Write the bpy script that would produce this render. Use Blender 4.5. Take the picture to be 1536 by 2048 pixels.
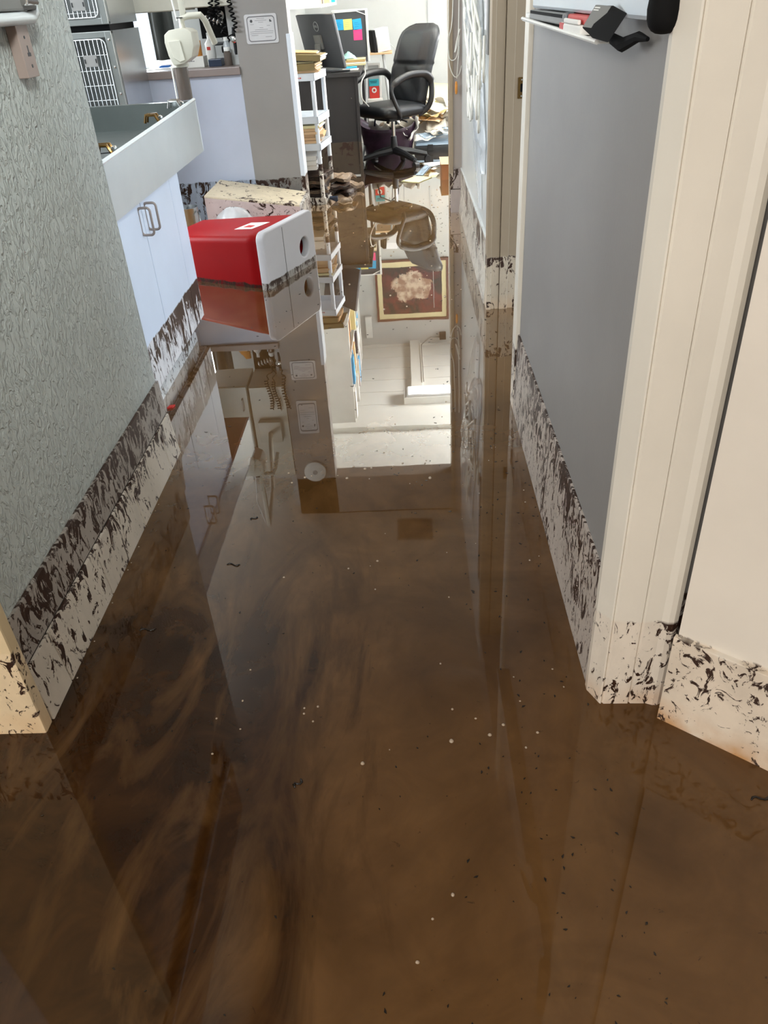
import bpy, bmesh, math, random
from mathutils import Vector, Matrix, noise
random.seed(7)
R = math.radians
C = bpy.context.scene.collection
for o in list(bpy.data.objects): bpy.data.objects.remove(o)

# ------------------------------------------------------------------ camera, world, lights, exposure
cam_d = bpy.data.cameras.new('camera'); cam = bpy.data.objects.new('camera', cam_d); C.objects.link(cam)
bpy.context.scene.camera = cam
cam_d.sensor_fit = 'VERTICAL'; cam_d.sensor_height = 36.0; cam_d.sensor_width = 27.0
cam_d.lens = 1537.4 / 2048 * 36.0; cam_d.clip_start = .02
r_ = Vector((0.99836093, 0.01508803, -0.05520698)); d_ = Vector((-0.03731066, -0.55987367, -0.82773751)); f_ = Vector((-0.04339786, 0.8284406, -0.55839305))
m = Matrix((r_, -d_, -f_)).transposed().to_4x4(); m.translation = Vector((0, 0, 1.25)); cam.matrix_world = m

vs = bpy.context.scene.view_settings
vs.view_transform = 'Standard'; vs.look = 'None'; vs.gamma = 1; vs.use_curve_mapping = False; vs.exposure = 0.0

w = bpy.data.worlds.new('overcast_sky'); bpy.context.scene.world = w; w.use_nodes = True
w.node_tree.nodes['Background'].inputs[0].default_value = (.78, .88, 1, 1)
w.node_tree.nodes['Background'].inputs[1].default_value = 1.5

def area(name, loc, target, sx, sy, power, col):
    l = bpy.data.lights.new(name, 'AREA'); l.shape = 'RECTANGLE'; l.size = sx; l.size_y = sy; l.energy = power; l.color = col
    o = bpy.data.objects.new(name, l); C.objects.link(o); o.location = loc
    o.rotation_euler = (Vector(target) - Vector(loc)).to_track_quat('-Z', 'Y').to_euler(); return o
area('daylight_window_office', (2.50, 7.4, 1.35), (0, 7.0, .7), 2.6, 1.5, 62, (.96, .98, 1))
l = area('fill_office_ceiling', (2.52, 7.2, 1.3), (.7, 6.6, 2.45), 2.6, .6, 300, (1, .99, .96)); l.data.spread = R(95)  # added uplight without a real source, brightens the ceiling mirrored in the water
area('daylight_window_treatment', (-2.3, 7.33, 1.5), (-1.6, 3, .9), 1.3, 1.1, 110, (.86, .94, 1))
area('daylight_window_treatment_side', (-3.35, 4.4, 1.5), (0, 4.0, .8), 1.8, 1.2, 90, (.86, .93, 1))
area('fill_treatment', (-1.9, 3.4, 2.40), (-1.3, 4.9, .6), 1.0, .5, 58, (.88, .94, 1))  # added fill from above for the pillar and counter fronts
area('daylight_window_right_room', (2.72, 3.05, 1.4), (-1, 3.0, .7), 1.3, 1.3, 80, (.74, .86, 1))
area('lamp_ceiling_office', (.4, 7.68, 2.345), (.4, 7.68, 0), .9, .2, 6, (1, .98, .94))
l = area('fill_hall_left_wall', (.1, .45, 2.42), (-.82, 1.9, 1.6), .5, .5, 21, (.94, 1, .97)); l.data.spread = R(85)  # added unseen spot that brightens the upper left wall
area('lamp_entry_panel', (-1.3, -1.5, 2.2), (.45, 1.1, .6), 1.4, .9, 90, (1, .97, .93))

# ------------------------------------------------------------------ materials
def srgb(r, g, b):
    f = lambda c: (c/255/12.92 if c/255 <= .04045 else ((c/255+.055)/1.055)**2.4)
    return (f(r), f(g), f(b), 1)
MAT = {}
def NT(name):
    mt = bpy.data.materials.new(name); mt.use_nodes = True; MAT[name] = mt
    nt = mt.node_tree; return mt, nt, nt.nodes['Principled BSDF']
def nd(nt, t, **k):
    n = nt.nodes.new(t)
    for a, v in k.items(): setattr(n, a, v)
    return n
def pos(nt, scale=(1, 1, 1)):
    g = nd(nt, 'ShaderNodeNewGeometry'); mp = nd(nt, 'ShaderNodeMapping'); mp.inputs['Scale'].default_value = scale
    nt.links.new(g.outputs['Position'], mp.inputs['Vector']); return mp.outputs[0]
def noi(nt, vec, scale, detail=3, rough=.5, dist=0):
    n = nd(nt, 'ShaderNodeTexNoise'); nt.links.new(vec, n.inputs['Vector'])
    n.inputs['Scale'].default_value = scale; n.inputs['Detail'].default_value = detail
    n.inputs['Roughness'].default_value = rough; n.inputs['Distortion'].default_value = dist; return n.outputs['Fac']
def mth(nt, op, a, b=None, c=None):
    n = nd(nt, 'ShaderNodeMath', operation=op)
    for i, v in enumerate((a, b, c)):
        if v is None: continue
        if isinstance(v, (int, float)): n.inputs[i].default_value = v
        else: nt.links.new(v, n.inputs[i])
    return n.outputs[0]
def step(nt, v, a, b, lo=0., hi=1.):
    n = nd(nt, 'ShaderNodeMapRange'); nt.links.new(v, n.inputs['Value'])
    n.inputs['From Min'].default_value = a; n.inputs['From Max'].default_value = b
    n.inputs['To Min'].default_value = lo; n.inputs['To Max'].default_value = hi; return n.outputs[0]
def mix(nt, f, a, b):
    n = nd(nt, 'ShaderNodeMix', data_type='RGBA')
    if isinstance(f, (int, float)): n.inputs[0].default_value = f
    else: nt.links.new(f, n.inputs[0])
    for s, v in ((n.inputs[6], a), (n.inputs[7], b)):
        if isinstance(v, tuple): s.default_value = v
        else: nt.links.new(v, s)
    return n.outputs[2]
def bump(nt, h, strength, dist, b):
    n = nd(nt, 'ShaderNodeBump'); n.inputs['Strength'].default_value = strength; n.inputs['Distance'].default_value = dist
    nt.links.new(h, n.inputs['Height']); nt.links.new(n.outputs[0], b.inputs['Normal']); return n
def plain(name, col, rough=.5, metal=0., var=.12, vscale=6, bmp=0, bscale=60, spec=.5, alpha=1., trans=0.):
    mt, nt, b = NT(name); c2 = tuple(v*(1-var) for v in col[:3]) + (1,)
    v = noi(nt, pos(nt), vscale, 4, .6)
    nt.links.new(mix(nt, step(nt, v, .3, .7), col, c2), b.inputs['Base Color'])
    b.inputs['Roughness'].default_value = rough; b.inputs['Metallic'].default_value = metal
    b.inputs['Specular IOR Level'].default_value = spec; b.inputs['Alpha'].default_value = alpha
    b.inputs['Transmission Weight'].default_value = trans
    if bmp: bump(nt, noi(nt, pos(nt), bscale, 4, .6), bmp, .004, b)
    return mt
def muddy(name, col, line=.27, rough=.45, band=None, dens=.0, tex=None, sc=26, stretch=.45, yellow=0, top=.0, wob=.004, bstr=.5, spec=.35, wet=True):
    """surface of colour col; below the flood line it shows `band` with dried mud flecks clinging to it"""
    mt, nt, b = NT(name); band = band or col
    g = nd(nt, 'ShaderNodeNewGeometry'); sp = nd(nt, 'ShaderNodeSeparateXYZ'); nt.links.new(g.outputs['Position'], sp.inputs[0])
    z = sp.outputs[2]
    wn = noi(nt, pos(nt), 14, 3); zw = mth(nt, 'ADD', z, mth(nt, 'MULTIPLY', mth(nt, 'SUBTRACT', wn, .5), wob*8))
    below = step(nt, zw, line+.003, line-.003)
    pv = pos(nt, (1, 1, stretch))
    n1 = noi(nt, pv, sc, 7, .68, 1.6); n2 = noi(nt, pv, sc*2.6, 5, .6, .8); n3 = noi(nt, pos(nt), 5, 2)
    zt = step(nt, z, line-.13, line, 0, .085); zb = step(nt, z, .06, .0, 0, .03)
    s = mth(nt, 'ADD', mth(nt, 'ADD', mth(nt, 'ADD', n1, .042), zt), mth(nt, 'ADD', mth(nt, 'MULTIPLY', mth(nt, 'SUBTRACT', n3, .5), .34), dens))
    s2 = mth(nt, 'ADD', mth(nt, 'ADD', mth(nt, 'ADD', n2, .035), mth(nt, 'MULTIPLY', zt, .5)), dens)
    k = mth(nt, 'MAXIMUM', step(nt, s, .590, .612), step(nt, s2, .660, .69)); k = mth(nt, 'MULTIPLY', mth(nt, 'MINIMUM', k, 1.), below)
    film = mth(nt, 'MULTIPLY', step(nt, noi(nt, pv, 9, 5, .6), .42, .75, .0, .55), below)
    v = noi(nt, pos(nt), 3, 4, .6); c = mix(nt, step(nt, v, .3, .75), col, tuple(q*.9 for q in col[:3])+(1,))
    c = mix(nt, below, c, mix(nt, film, band, tuple(q*.62 for q in band[:3])+(1,)))
    if yellow:
        yl = mth(nt, 'MULTIPLY', step(nt, zw, .07, .0), step(nt, noi(nt, pos(nt), 9, 4), .35, .6)); c = mix(nt, mth(nt, 'MULTIPLY', yl, yellow), c, srgb(196, 140, 76))
    c = mix(nt, k, c, mix(nt, n2, srgb(34, 20, 14), srgb(66, 42, 30)))
    nt.links.new(c, b.inputs['Base Color']); b.inputs['Roughness'].default_value = rough
    b.inputs['Specular IOR Level'].default_value = spec
    h = mth(nt, 'MULTIPLY', k, .8)
    if tex == 'knock':      # knock-down plaster relief
        a1 = noi(nt, pos(nt, (1, 1, .62)), 62, 4, .55, .9); hh = step(nt, a1, .44, .60)
        h = mth(nt, 'ADD', h, mth(nt, 'MULTIPLY', hh, mth(nt, 'SUBTRACT', 1., below)))
    elif tex == 'fine':
        h = mth(nt, 'ADD', h, mth(nt, 'MULTIPLY', noi(nt, pos(nt), 120, 3), .25))
    bump(nt, h, bstr, .0030 if tex == 'knock' else .0022, b)
    return mt

muddy('plaster_left', srgb(184, 189, 185), line=.262, band=srgb(150, 142, 136), tex='knock', bstr=1, rough=.34, spec=.6, dens=.0)
muddy('tile_upper', srgb(150, 142, 134), line=.30, band=srgb(162, 153, 145), dens=.01, sc=27, stretch=.5, rough=.4)
muddy('tile_base', srgb(205, 194, 180), line=.16, band=srgb(205, 194, 180), dens=-.035, sc=26, stretch=.5, rough=.35)
muddy('grey_wall', srgb(146, 144, 142), line=.27, band=srgb(176, 168, 160), tex='fine', rough=.5)
muddy('band_right', srgb(190, 178, 168), line=.30, band=srgb(188, 177, 168), dens=.005, sc=30, stretch=.55, rough=.4)
muddy('far_hall_wall', srgb(205, 208, 206), line=.27, band=srgb(205, 198, 186), tex='fine', rough=.3, dens=-.01, spec=.5)
muddy('cream_trim', srgb(232, 226, 214), line=.225, band=srgb(228, 218, 204), dens=-.048, sc=32, stretch=.6, yellow=.5, rough=.35, tex='fine')
muddy('jamb_trim', srgb(160, 144, 122), line=.24, band=srgb(190, 176, 156), dens=-.02, sc=20, stretch=.6, yellow=.3, rough=.4)
muddy('cream_wall', srgb(234, 226, 214), line=.222, band=srgb(226, 212, 194), dens=-.055, sc=30, stretch=.8, yellow=.9, rough=.45, tex='fine')
muddy('cabinet_white', srgb(206, 216, 232), line=.25, band=srgb(216, 214, 216), dens=.025, sc=18, stretch=.38, rough=.3)
muddy('toe_muddy', srgb(190, 194, 198), line=.12, band=srgb(186, 188, 190), dens=-.01, sc=24, rough=.25, spec=.7)
muddy('tan_trim', srgb(216, 194, 156), line=.225, band=srgb(220, 198, 164), dens=-.045, sc=30, stretch=.6, yellow=.5, rough=.35)  # warmer tan than the cream of the other casings
muddy('peninsula_white', srgb(190, 198, 216), line=.265, band=srgb(170, 180, 196), dens=-.03, sc=16, stretch=.5, rough=.4)
muddy('pillar_grey', srgb(150, 147, 144), line=.262, band=srgb(132, 128, 122), dens=-.03, sc=16, stretch=.6, rough=.6)
muddy('bench_cream', srgb(214, 204, 184), line=3, band=srgb(214, 200, 174), dens=-.03, sc=13, stretch=1.0, rough=.5)
muddy('bench_pink', srgb(196, 176, 172), line=.5, band=srgb(196, 176, 172), dens=-.03, sc=15, stretch=1.0, rough=.5)
muddy('resin_white', srgb(226, 234, 244), line=.27, band=srgb(214, 208, 200), dens=.02, sc=14, stretch=.8, rough=.4)
muddy('bin_red', srgb(150, 3, 9), spec=.18, line=.02, band=srgb(96, 6, 8), dens=-.02, sc=30, rough=.42)
muddy('bin_lid', srgb(208, 206, 210), line=.035, band=srgb(168, 162, 156), dens=-.02, sc=22, rough=.35)
plain('steel', (.62, .64, .65, 1), .25, 1., bmp=.05, bscale=4)
plain('steel_satin', srgb(206, 214, 220), .3, .55, var=.1, vscale=3, bmp=.1, bscale=9)
plain('frame_steel', srgb(128, 132, 130), .4, .6)
plain('basin_steel', (.30, .325, .32, 1), .32, 1., bmp=.35, bscale=9)
plain('steel_rim', srgb(238, 246, 250), .25, .3)
plain('steel_dark', (.22, .23, .23, 1), .35, .9)
plain('chrome', (.75, .75, .74, 1), .08, 1.)
plain('bronze_pull', srgb(150, 138, 132), .4, .4)
plain('brass_clip', srgb(120, 92, 52), .25, .9)
plain('black_plastic', srgb(30, 31, 34), .38)
plain('black_leather', srgb(26, 28, 32), .36, bmp=.2, bscale=160, spec=.45)
plain('black_desk', srgb(44, 43, 44), .5, var=.2)
muddy('desk_panel', srgb(46, 44, 45), line=.26, band=srgb(70, 60, 50), dens=-.05, sc=10, rough=.5, wob=.001)
plain('dark_grey', srgb(70, 72, 76), .5)
plain('mid_grey', srgb(128, 128, 126), .5)
plain('light_grey', srgb(182, 184, 184), .4)
plain('white_plastic', srgb(236, 236, 232), .35)
plain('ivory_plastic', srgb(208, 206, 192), .38)
plain('white_paper', srgb(236, 234, 228), .75, bmp=.2, bscale=14)
plain('wet_paper', srgb(222, 214, 200), .35, var=.25, vscale=9, bmp=.5, bscale=18)
plain('cream_paper', srgb(232, 224, 176), .4, var=.1)
plain('kraft', srgb(190, 158, 104), .6, var=.2)
plain('olive_kraft', srgb(132, 114, 70), .6, var=.2)
plain('manila', srgb(226, 190, 148), .6, var=.15)
plain('soaked_file', srgb(58, 38, 26), .4, var=.6, vscale=30, bmp=1, bscale=50)
plain('soaked_edge', srgb(140, 116, 92), .5, var=.6, vscale=40, bmp=1, bscale=60)
plain('cardboard', srgb(150, 96, 54), .6, var=.25)
plain('laminate', srgb(140, 128, 124), .35, var=.1)
plain('white_wall', srgb(192, 194, 192), .6, var=.04, bmp=.1, bscale=30)
plain('hall_ceiling', srgb(216, 210, 200), .7, var=.05)
plain('office_ceiling', srgb(240, 240, 234), .7, var=.05)
plain('seal_black', srgb(14, 14, 15), .8, spec=.2)
plain('cloth_dark', srgb(44, 46, 42), .85, var=.4, vscale=12, bmp=.6, bscale=20)
plain('cloth_green', srgb(120, 156, 146), .8)
plain('tan_metal', srgb(166, 148, 140), .4, .2, var=.12)
plain('note_blue', srgb(40, 168, 222), .6); plain('note_yellow', srgb(232, 226, 130), .6); plain('note_pink', srgb(244, 70, 140), .6)
plain('aqua', srgb(60, 180, 196), .5); plain('red_print', srgb(196, 48, 40), .5); plain('blue_plastic', srgb(30, 104, 190), .3)
plain('navy', srgb(28, 42, 66), .35); plain('orange', srgb(226, 150, 62), .5, var=.4); plain('wood_light', srgb(206, 172, 132), .45)
plain('mint', srgb(160, 206, 196), .5); plain('purple_print', srgb(66, 42, 62), .4, var=.75, vscale=14)
plain('frame_brown', srgb(92, 44, 30), .35); plain('mat_cream', srgb(228, 216, 172), .6)
plain('ink_grey', srgb(120, 120, 124), .6); plain('paper_grey', srgb(206, 206, 208), .5)
plain('grime', srgb(52, 46, 42), .8, var=.5, vscale=30)
plain('twig', srgb(24, 17, 12), .25)
plain('tube_brown', srgb(120, 108, 100), .1, trans=.35, spec=.7)
plain('clear_plastic', srgb(236, 242, 246), .12, trans=.0, alpha=.5, bmp=.8, bscale=22, spec=1.)
plain('clear_lid', srgb(190, 214, 236), .12, alpha=.6, bmp=.6, bscale=20, spec=1.)
plain('tubing', srgb(238, 236, 226), .25, spec=.8)
plain('foam', srgb(168, 150, 128), .12, spec=1.)

def poster_mat():
    mt, nt, b = NT('poster_art'); v = pos(nt)
    n = noi(nt, v, 3.2, 5, .6, 1.2); c = mix(nt, step(nt, n, .42, .6), srgb(30, 24, 28), srgb(104, 30, 34))
    g = nd(nt, 'ShaderNodeNewGeometry'); s = nd(nt, 'ShaderNodeSeparateXYZ'); nt.links.new(g.outputs['Position'], s.inputs[0])
    dx = mth(nt, 'DIVIDE', mth(nt, 'SUBTRACT', s.outputs[0], .03), .26); dz = mth(nt, 'DIVIDE', mth(nt, 'SUBTRACT', s.outputs[2], 1.72), .18)
    rr = mth(nt, 'ADD', mth(nt, 'MULTIPLY', dx, dx), mth(nt, 'MULTIPLY', dz, dz)); rr = mth(nt, 'ADD', rr, mth(nt, 'MULTIPLY', mth(nt, 'SUBTRACT', noi(nt, v, 7, 5, .65, .6), .5), 2.6))
    c = mix(nt, step(nt, rr, 1.0, .8), c, mix(nt, step(nt, noi(nt, v, 13, 4), .4, .6), srgb(208, 188, 168), srgb(150, 116, 96)))
    nt.links.new(c, b.inputs['Base Color']); b.inputs['Roughness'].default_value = .4
poster_mat()

def water_mat():
    mt, nt, b = NT('flood_water')
    v = pos(nt)
    g = nd(nt, 'ShaderNodeNewGeometry'); s = nd(nt, 'ShaderNodeSeparateXYZ'); nt.links.new(g.outputs['Position'], s.inputs[0])
    n1 = noi(nt, pos(nt, (1, .8, 1)), 2.0, 5, .55, 1.9); n2 = noi(nt, v, 7, 6, .6, 1.2); n3 = noi(nt, v, 38, 5, .7, .5)
    silt = mix(nt, step(nt, n2, .3, .7), srgb(98, 70, 40), srgb(86, 60, 33))
    mid = mix(nt, step(nt, n2, .3, .7), srgb(80, 55, 29), srgb(70, 47, 22))
    dark = mix(nt, step(nt, n2, .35, .65), srgb(38, 20, 6), srgb(58, 35, 13))
    # dark silt cloud settled along the near left, streaked lengthwise
    near = mth(nt, 'MULTIPLY', step(nt, s.outputs[1], 2.0, 1.2), step(nt, s.outputs[0], .0, -.36))
    ns = noi(nt, pos(nt, (5.5, 1.7, 1)), 1.0, 6, .6, 2.2)
    f = mth(nt, 'ADD', mth(nt, 'MULTIPLY', near, .42), ns)
    c = mix(nt, mth(nt, 'MULTIPLY', step(nt, f, .64, .92), step(nt, near, .0, .25)), mix(nt, step(nt, n1, .42, .62), silt, mid), dark)
    # fine dark flecks in suspension, thick in a patch before the office
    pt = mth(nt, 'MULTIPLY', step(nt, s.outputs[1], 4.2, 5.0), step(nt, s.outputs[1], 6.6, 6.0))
    c = mix(nt, mth(nt, 'MULTIPLY', pt, .8), c, mix(nt, step(nt, n2, .35, .65), srgb(158, 124, 80), srgb(128, 96, 58)))  # paler tan puts the office light falling here into the silt colour
    fl = step(nt, mth(nt, 'ADD', n3, mth(nt, 'MULTIPLY', pt, .075)), .66, .70)
    c = mix(nt, mth(nt, 'MULTIPLY', fl, .75), c, srgb(50, 33, 18))
    b.inputs['Specular IOR Level'].default_value = 0; b.inputs['Roughness'].default_value = 1
    nt.links.new(c, b.inputs['Base Color'])
    fr = nd(nt, 'ShaderNodeFresnel'); fr.inputs['IOR'].default_value = 1.33
    gl = nd(nt, 'ShaderNodeBsdfGlossy'); gl.inputs['Roughness'].default_value = .012; gl.inputs['Color'].default_value = (1, 1, .985, 1)
    bp_ = nd(nt, 'ShaderNodeBump'); bp_.inputs['Strength'].default_value = .012; bp_.inputs['Distance'].default_value = .01
    nt.links.new(noi(nt, v, 5, 2), bp_.inputs['Height']); nt.links.new(bp_.outputs[0], gl.inputs['Normal'])
    ms_ = nd(nt, 'ShaderNodeMixShader'); nt.links.new(mth(nt, 'MAXIMUM', mth(nt, 'MINIMUM', mth(nt, 'SUBTRACT', mth(nt, 'MULTIPLY', fr.outputs[0], 2.6), .030), .9), .015), ms_.inputs[0])
    nt.links.new(b.outputs[0], ms_.inputs[1]); nt.links.new(gl.outputs[0], ms_.inputs[2])
    nt.links.new(ms_.outputs[0], nt.nodes['Material Output'].inputs['Surface'])
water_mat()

# ------------------------------------------------------------------ mesh helpers
class MB:
    def __init__(s): s.bm = bmesh.new()
    def _poly(s, vs, faces):
        v = [s.bm.verts.new(p) for p in vs]
        for f in faces:
            try: s.bm.faces.new([v[i] for i in f])
            except ValueError: pass
        return v
    def box(s, x0, x1, y0, y1, z0, z1, bev=0, M=None):
        return s.hexa([(x0, y0, z0), (x1, y0, z0), (x1, y1, z0), (x0, y1, z0), (x0, y0, z1), (x1, y0, z1), (x1, y1, z1), (x0, y1, z1)], bev, M)
    def hexa(s, p, bev=0, M=None):
        b = bmesh.new(); v = [b.verts.new(q) for q in p]
        for f in ((3, 2, 1, 0), (4, 5, 6, 7), (0, 1, 5, 4), (1, 2, 6, 5), (2, 3, 7, 6), (3, 0, 4, 7)): b.faces.new([v[i] for i in f])
        if bev: bmesh.ops.bevel(b, geom=list(b.edges), offset=bev, segments=2, profile=.6, affect='EDGES')
        s._merge(b, M); return s
    def _merge(s, b, M=None):
        if M: bmesh.ops.transform(b, matrix=M, verts=b.verts)
        me = bpy.data.meshes.new('tmp'); b.to_mesh(me); b.free(); s.bm.from_mesh(me); bpy.data.meshes.remove(me)
    def prism(s, pts, vec, bev=0, M=None):
        b = bmesh.new(); vec = Vector(vec); n = len(pts)
        a = [b.verts.new(p) for p in pts]; c = [b.verts.new(Vector(p)+vec) for p in pts]
        b.faces.new(a[::-1]); b.faces.new(c)
        for i in range(n): b.faces.new((a[i], a[(i+1) % n], c[(i+1) % n], c[i]))
        if bev: bmesh.ops.bevel(b, geom=list(b.edges), offset=bev, segments=2, profile=.6, affect='EDGES')
        s._merge(b, M); return s
    def tube(s, path, r, seg=8, closed=False, caps=True, flat=1.):
        path = [Vector(p) for p in path]; n = len(path); rings = []
        up = Vector((0, 0, 1))
        t0 = (path[1]-path[0]).normalized(); nn = t0.cross(up if abs(t0.z) < .95 else Vector((1, 0, 0))).normalized()
        for i in range(n):
            if closed: t = (path[(i+1) % n]-path[i-1])
            else: t = path[min(i+1, n-1)]-path[max(i-1, 0)]
            t = t.normalized() if t.length > 1e-9 else t0
            nn = (nn - t*nn.dot(t)); nn = nn.normalized() if nn.length > 1e-6 else t.orthogonal().normalized()
            bb = t.cross(nn); rr = r[i] if isinstance(r, (list, tuple)) else r
            rings.append([s.bm.verts.new(path[i] + (nn*math.cos(a)*flat + bb*math.sin(a))*rr) for a in [2*math.pi*j/seg for j in range(seg)]])
        for i in range(n if closed else n-1):
            A = rings[i]; B = rings[(i+1) % n]
            for j in range(seg): s.bm.faces.new((A[j], A[(j+1) % seg], B[(j+1) % seg], B[j]))
        if caps and not closed: s.bm.faces.new(rings[0][::-1]); s.bm.faces.new(rings[-1])
        return s
    def lathe(s, prof, o=(0, 0, 0), axis=(0, 0, 1), seg=20, M=None):
        b = bmesh.new(); rings = []
        for r, h in prof: rings.append([b.verts.new((r*math.cos(2*math.pi*j/seg), r*math.sin(2*math.pi*j/seg), h)) for j in range(seg)])
        for A, B in zip(rings, rings[1:]):
            for j in range(seg): b.faces.new((A[j], A[(j+1) % seg], B[(j+1) % seg], B[j]))
        if prof[0][0] > 1e-6: b.faces.new(rings[0][::-1])
        if prof[-1][0] > 1e-6: b.faces.new(rings[-1])
        bmesh.ops.remove_doubles(b, verts=b.verts, dist=1e-6)
        q = Vector((0, 0, 1)).rotation_difference(Vector(axis).normalized()).to_matrix().to_4x4()
        s._merge(b, (M or Matrix()) @ Matrix.Translation(o) @ q); return s
    def grid(s, fn, nu, nv, closed_u=False):
        v = [[s.bm.verts.new(fn(i/nu, j/nv)) for j in range(nv+1)] for i in range(nu+1 if not closed_u else nu)]
        for i in range(nu):
            for j in range(nv):
                A = v[i]; B = v[(i+1) % len(v)]; s.bm.faces.new((A[j], B[j], B[j+1], A[j+1]))
        return s
    def build(s, name, mat, parent=None, world=True, smooth=False, solid=0, sub=0, angle=None):
        bmesh.ops.recalc_face_normals(s.bm, faces=s.bm.faces)
        if parent is not None and world:
            p = parent
            while p.parent: p = p.parent
            bmesh.ops.transform(s.bm, matrix=p.matrix_basis.inverted(), verts=s.bm.verts)
        me = bpy.data.meshes.new(name); s.bm.to_mesh(me); s.bm.free()
        me.materials.append(MAT[mat])
        o = bpy.data.objects.new(name, me); C.objects.link(o); o.parent = parent
        if smooth:
            for p in me.polygons: p.use_smooth = True
            if smooth != 'all': me.set_sharp_from_angle(angle=R(angle or 38))
        if solid: md = o.modifiers.new('thickness', 'SOLIDIFY'); md.thickness = solid; md.offset = 0
        if sub: md = o.modifiers.new('smooth', 'SUBSURF'); md.levels = sub; md.render_levels = sub
        return o
def thing(name, label, cat, loc=(0, 0, 0), rz=0, group=None):
    o = bpy.data.objects.new(name, None); C.objects.link(o); o.location = loc; o.rotation_euler = (0, 0, rz); o.empty_display_size = .05
    return tag(o, label, cat, group)
def tag(o, label, cat, group=None, kind=None):
    o['label'] = label; o['category'] = cat
    if group: o['group'] = group
    if kind: o['kind'] = kind
    return o
def struct(o): o['kind'] = 'structure'; return o
def copy_tree(o, parent=None):
    c = o.copy(); C.objects.link(c); c.parent = parent
    for ch in list(o.children): copy_tree(ch, c)
    return c
def rrect(w, h, r, n=6):
    out = []
    for cx, cy, a0 in ((w/2-r, h/2-r, 0), (-w/2+r, h/2-r, 90), (-w/2+r, -h/2+r, 180), (w/2-r, -h/2+r, 270)):
        for i in range(n+1):
            a = R(a0+90*i/n); out.append((cx+r*math.cos(a), cy+r*math.sin(a)))
    return out
def circ(cx, cy, r, n=24): return [(cx+r*math.cos(2*math.pi*i/n), cy+r*math.sin(2*math.pi*i/n)) for i in range(n)]
def plate(mb, outer, holes, th, M, bevel=0):
    cu = bpy.data.curves.new('tmp', 'CURVE'); cu.dimensions = '2D'; cu.fill_mode = 'BOTH'; cu.extrude = th/2-bevel; cu.bevel_depth = bevel; cu.bevel_resolution = 2
    for pts in [outer]+holes:
        sp = cu.splines.new('POLY'); sp.points.add(len(pts)-1); sp.use_cyclic_u = True
        for i, p in enumerate(pts): sp.points[i].co = (p[0], p[1], 0, 1)
    o = bpy.data.objects.new('tmp', cu); C.objects.link(o); bpy.context.view_layer.update()
    me = bpy.data.meshes.new_from_object(o.evaluated_get(bpy.context.evaluated_depsgraph_get()))
    me.transform(M); mb.bm.from_mesh(me); bpy.data.meshes.remove(me); bpy.data.objects.remove(o); bpy.data.curves.remove(cu)
    return mb
def text(name, body, size, mat, M, parent=None, ext=.0004):
    cu = bpy.data.curves.new(name, 'FONT'); cu.body = body; cu.size = size; cu.extrude = ext; cu.align_x = 'CENTER'; cu.align_y = 'CENTER'
    o = bpy.data.objects.new('tmp', cu); C.objects.link(o); bpy.context.view_layer.update()
    me = bpy.data.meshes.new_from_object(o.evaluated_get(bpy.context.evaluated_depsgraph_get())); me.transform(M)
    bpy.data.objects.remove(o); mb = MB(); mb.bm.from_mesh(me); bpy.data.meshes.remove(me)
    return mb.build(name, mat, parent)
def basis(o, x, y):
    x = Vector(x).normalized(); y = Vector(y).normalized(); z = x.cross(y).normalized(); y = z.cross(x)
    m = Matrix((x, y, z)).transposed().to_4x4(); m.translation = Vector(o); return m
def nz(x, y, z, s=1., seed=0): return noise.noise(Vector((x*s+seed*7.3, y*s, z*s)))

FB = -.05   # hidden floor under the water
CZ = 2.45

# ------------------------------------------------------------------ the setting
struct(MB().box(-3.6, 2.9, -2.4, 9.5, -.12, FB).build('floor', 'laminate'))
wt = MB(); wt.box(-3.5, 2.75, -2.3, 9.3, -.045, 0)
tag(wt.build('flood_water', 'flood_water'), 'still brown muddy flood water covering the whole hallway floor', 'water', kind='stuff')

struct(MB().box(-3.6, 2.9, -2.4, 5.5, CZ, CZ+.1).build('ceiling', 'hall_ceiling'))
struct(MB().box(-3.6, -.97, 5.5, 7.6, CZ, CZ+.1).build('ceiling_treatment', 'hall_ceiling'))
b = MB(); y = 5.5
b.box(-.97, 2.9, 5.5, 6.93, CZ-.01, CZ+.1); y = 6.93
while y < 9.35: b.box(-.97, 2.9, y, min(y+.315, 9.45), CZ, CZ+.1); y += .325
b.box(-.97, 2.9, 6.93, 9.4, CZ+.012, CZ+.1)
struct(b.build('ceiling_office', 'office_ceiling'))
struct(MB().box(-.95, 2.6, 6.95, 7.2, CZ-.06, CZ, .004).build('trim_1', 'office_ceiling'))
struct(MB().box(-.015, .11, 7.83, 9.3, CZ-.045, CZ-.001, .003).build('trim_2', 'office_ceiling'))

# left side of the hall
struct(MB().box(-.94, -.82, 1.105, 2.255, FB, CZ).box(-3.5, -.94, 2.13, 2.255, FB, CZ).build('wall_left', 'plaster_left'))
b = MB(); b.box(-.83, -.812, 1.105, 2.262, .148, .265, .002)
b.box(-.93, -.82, 2.254, 2.262, .148, .265)
struct(b.build('trim_tile_left', 'tile_upper'))
b = MB(); js = [1.105, 1.219, 1.522, 1.83, 2.145, 2.268]
for a, c in zip(js, js[1:]): b.hexa([(-.83, a+.002, FB), (-.790, a+.002, FB), (-.790, c-.002, FB), (-.83, c-.002, FB), (-.83, a+.002, .146), (-.806, a+.002, .146), (-.806, c-.002, .146), (-.83, c-.002, .146)], .0025)
b.box(-.93, -.82, 2.262, 2.275, FB, .146, .002)
struct(b.build('baseboard_left', 'tile_base'))
struct(MB().box(-.832, -.812, 1.106, 2.26, FB, .149).build('trim_grout_left', 'grime'))
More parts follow.
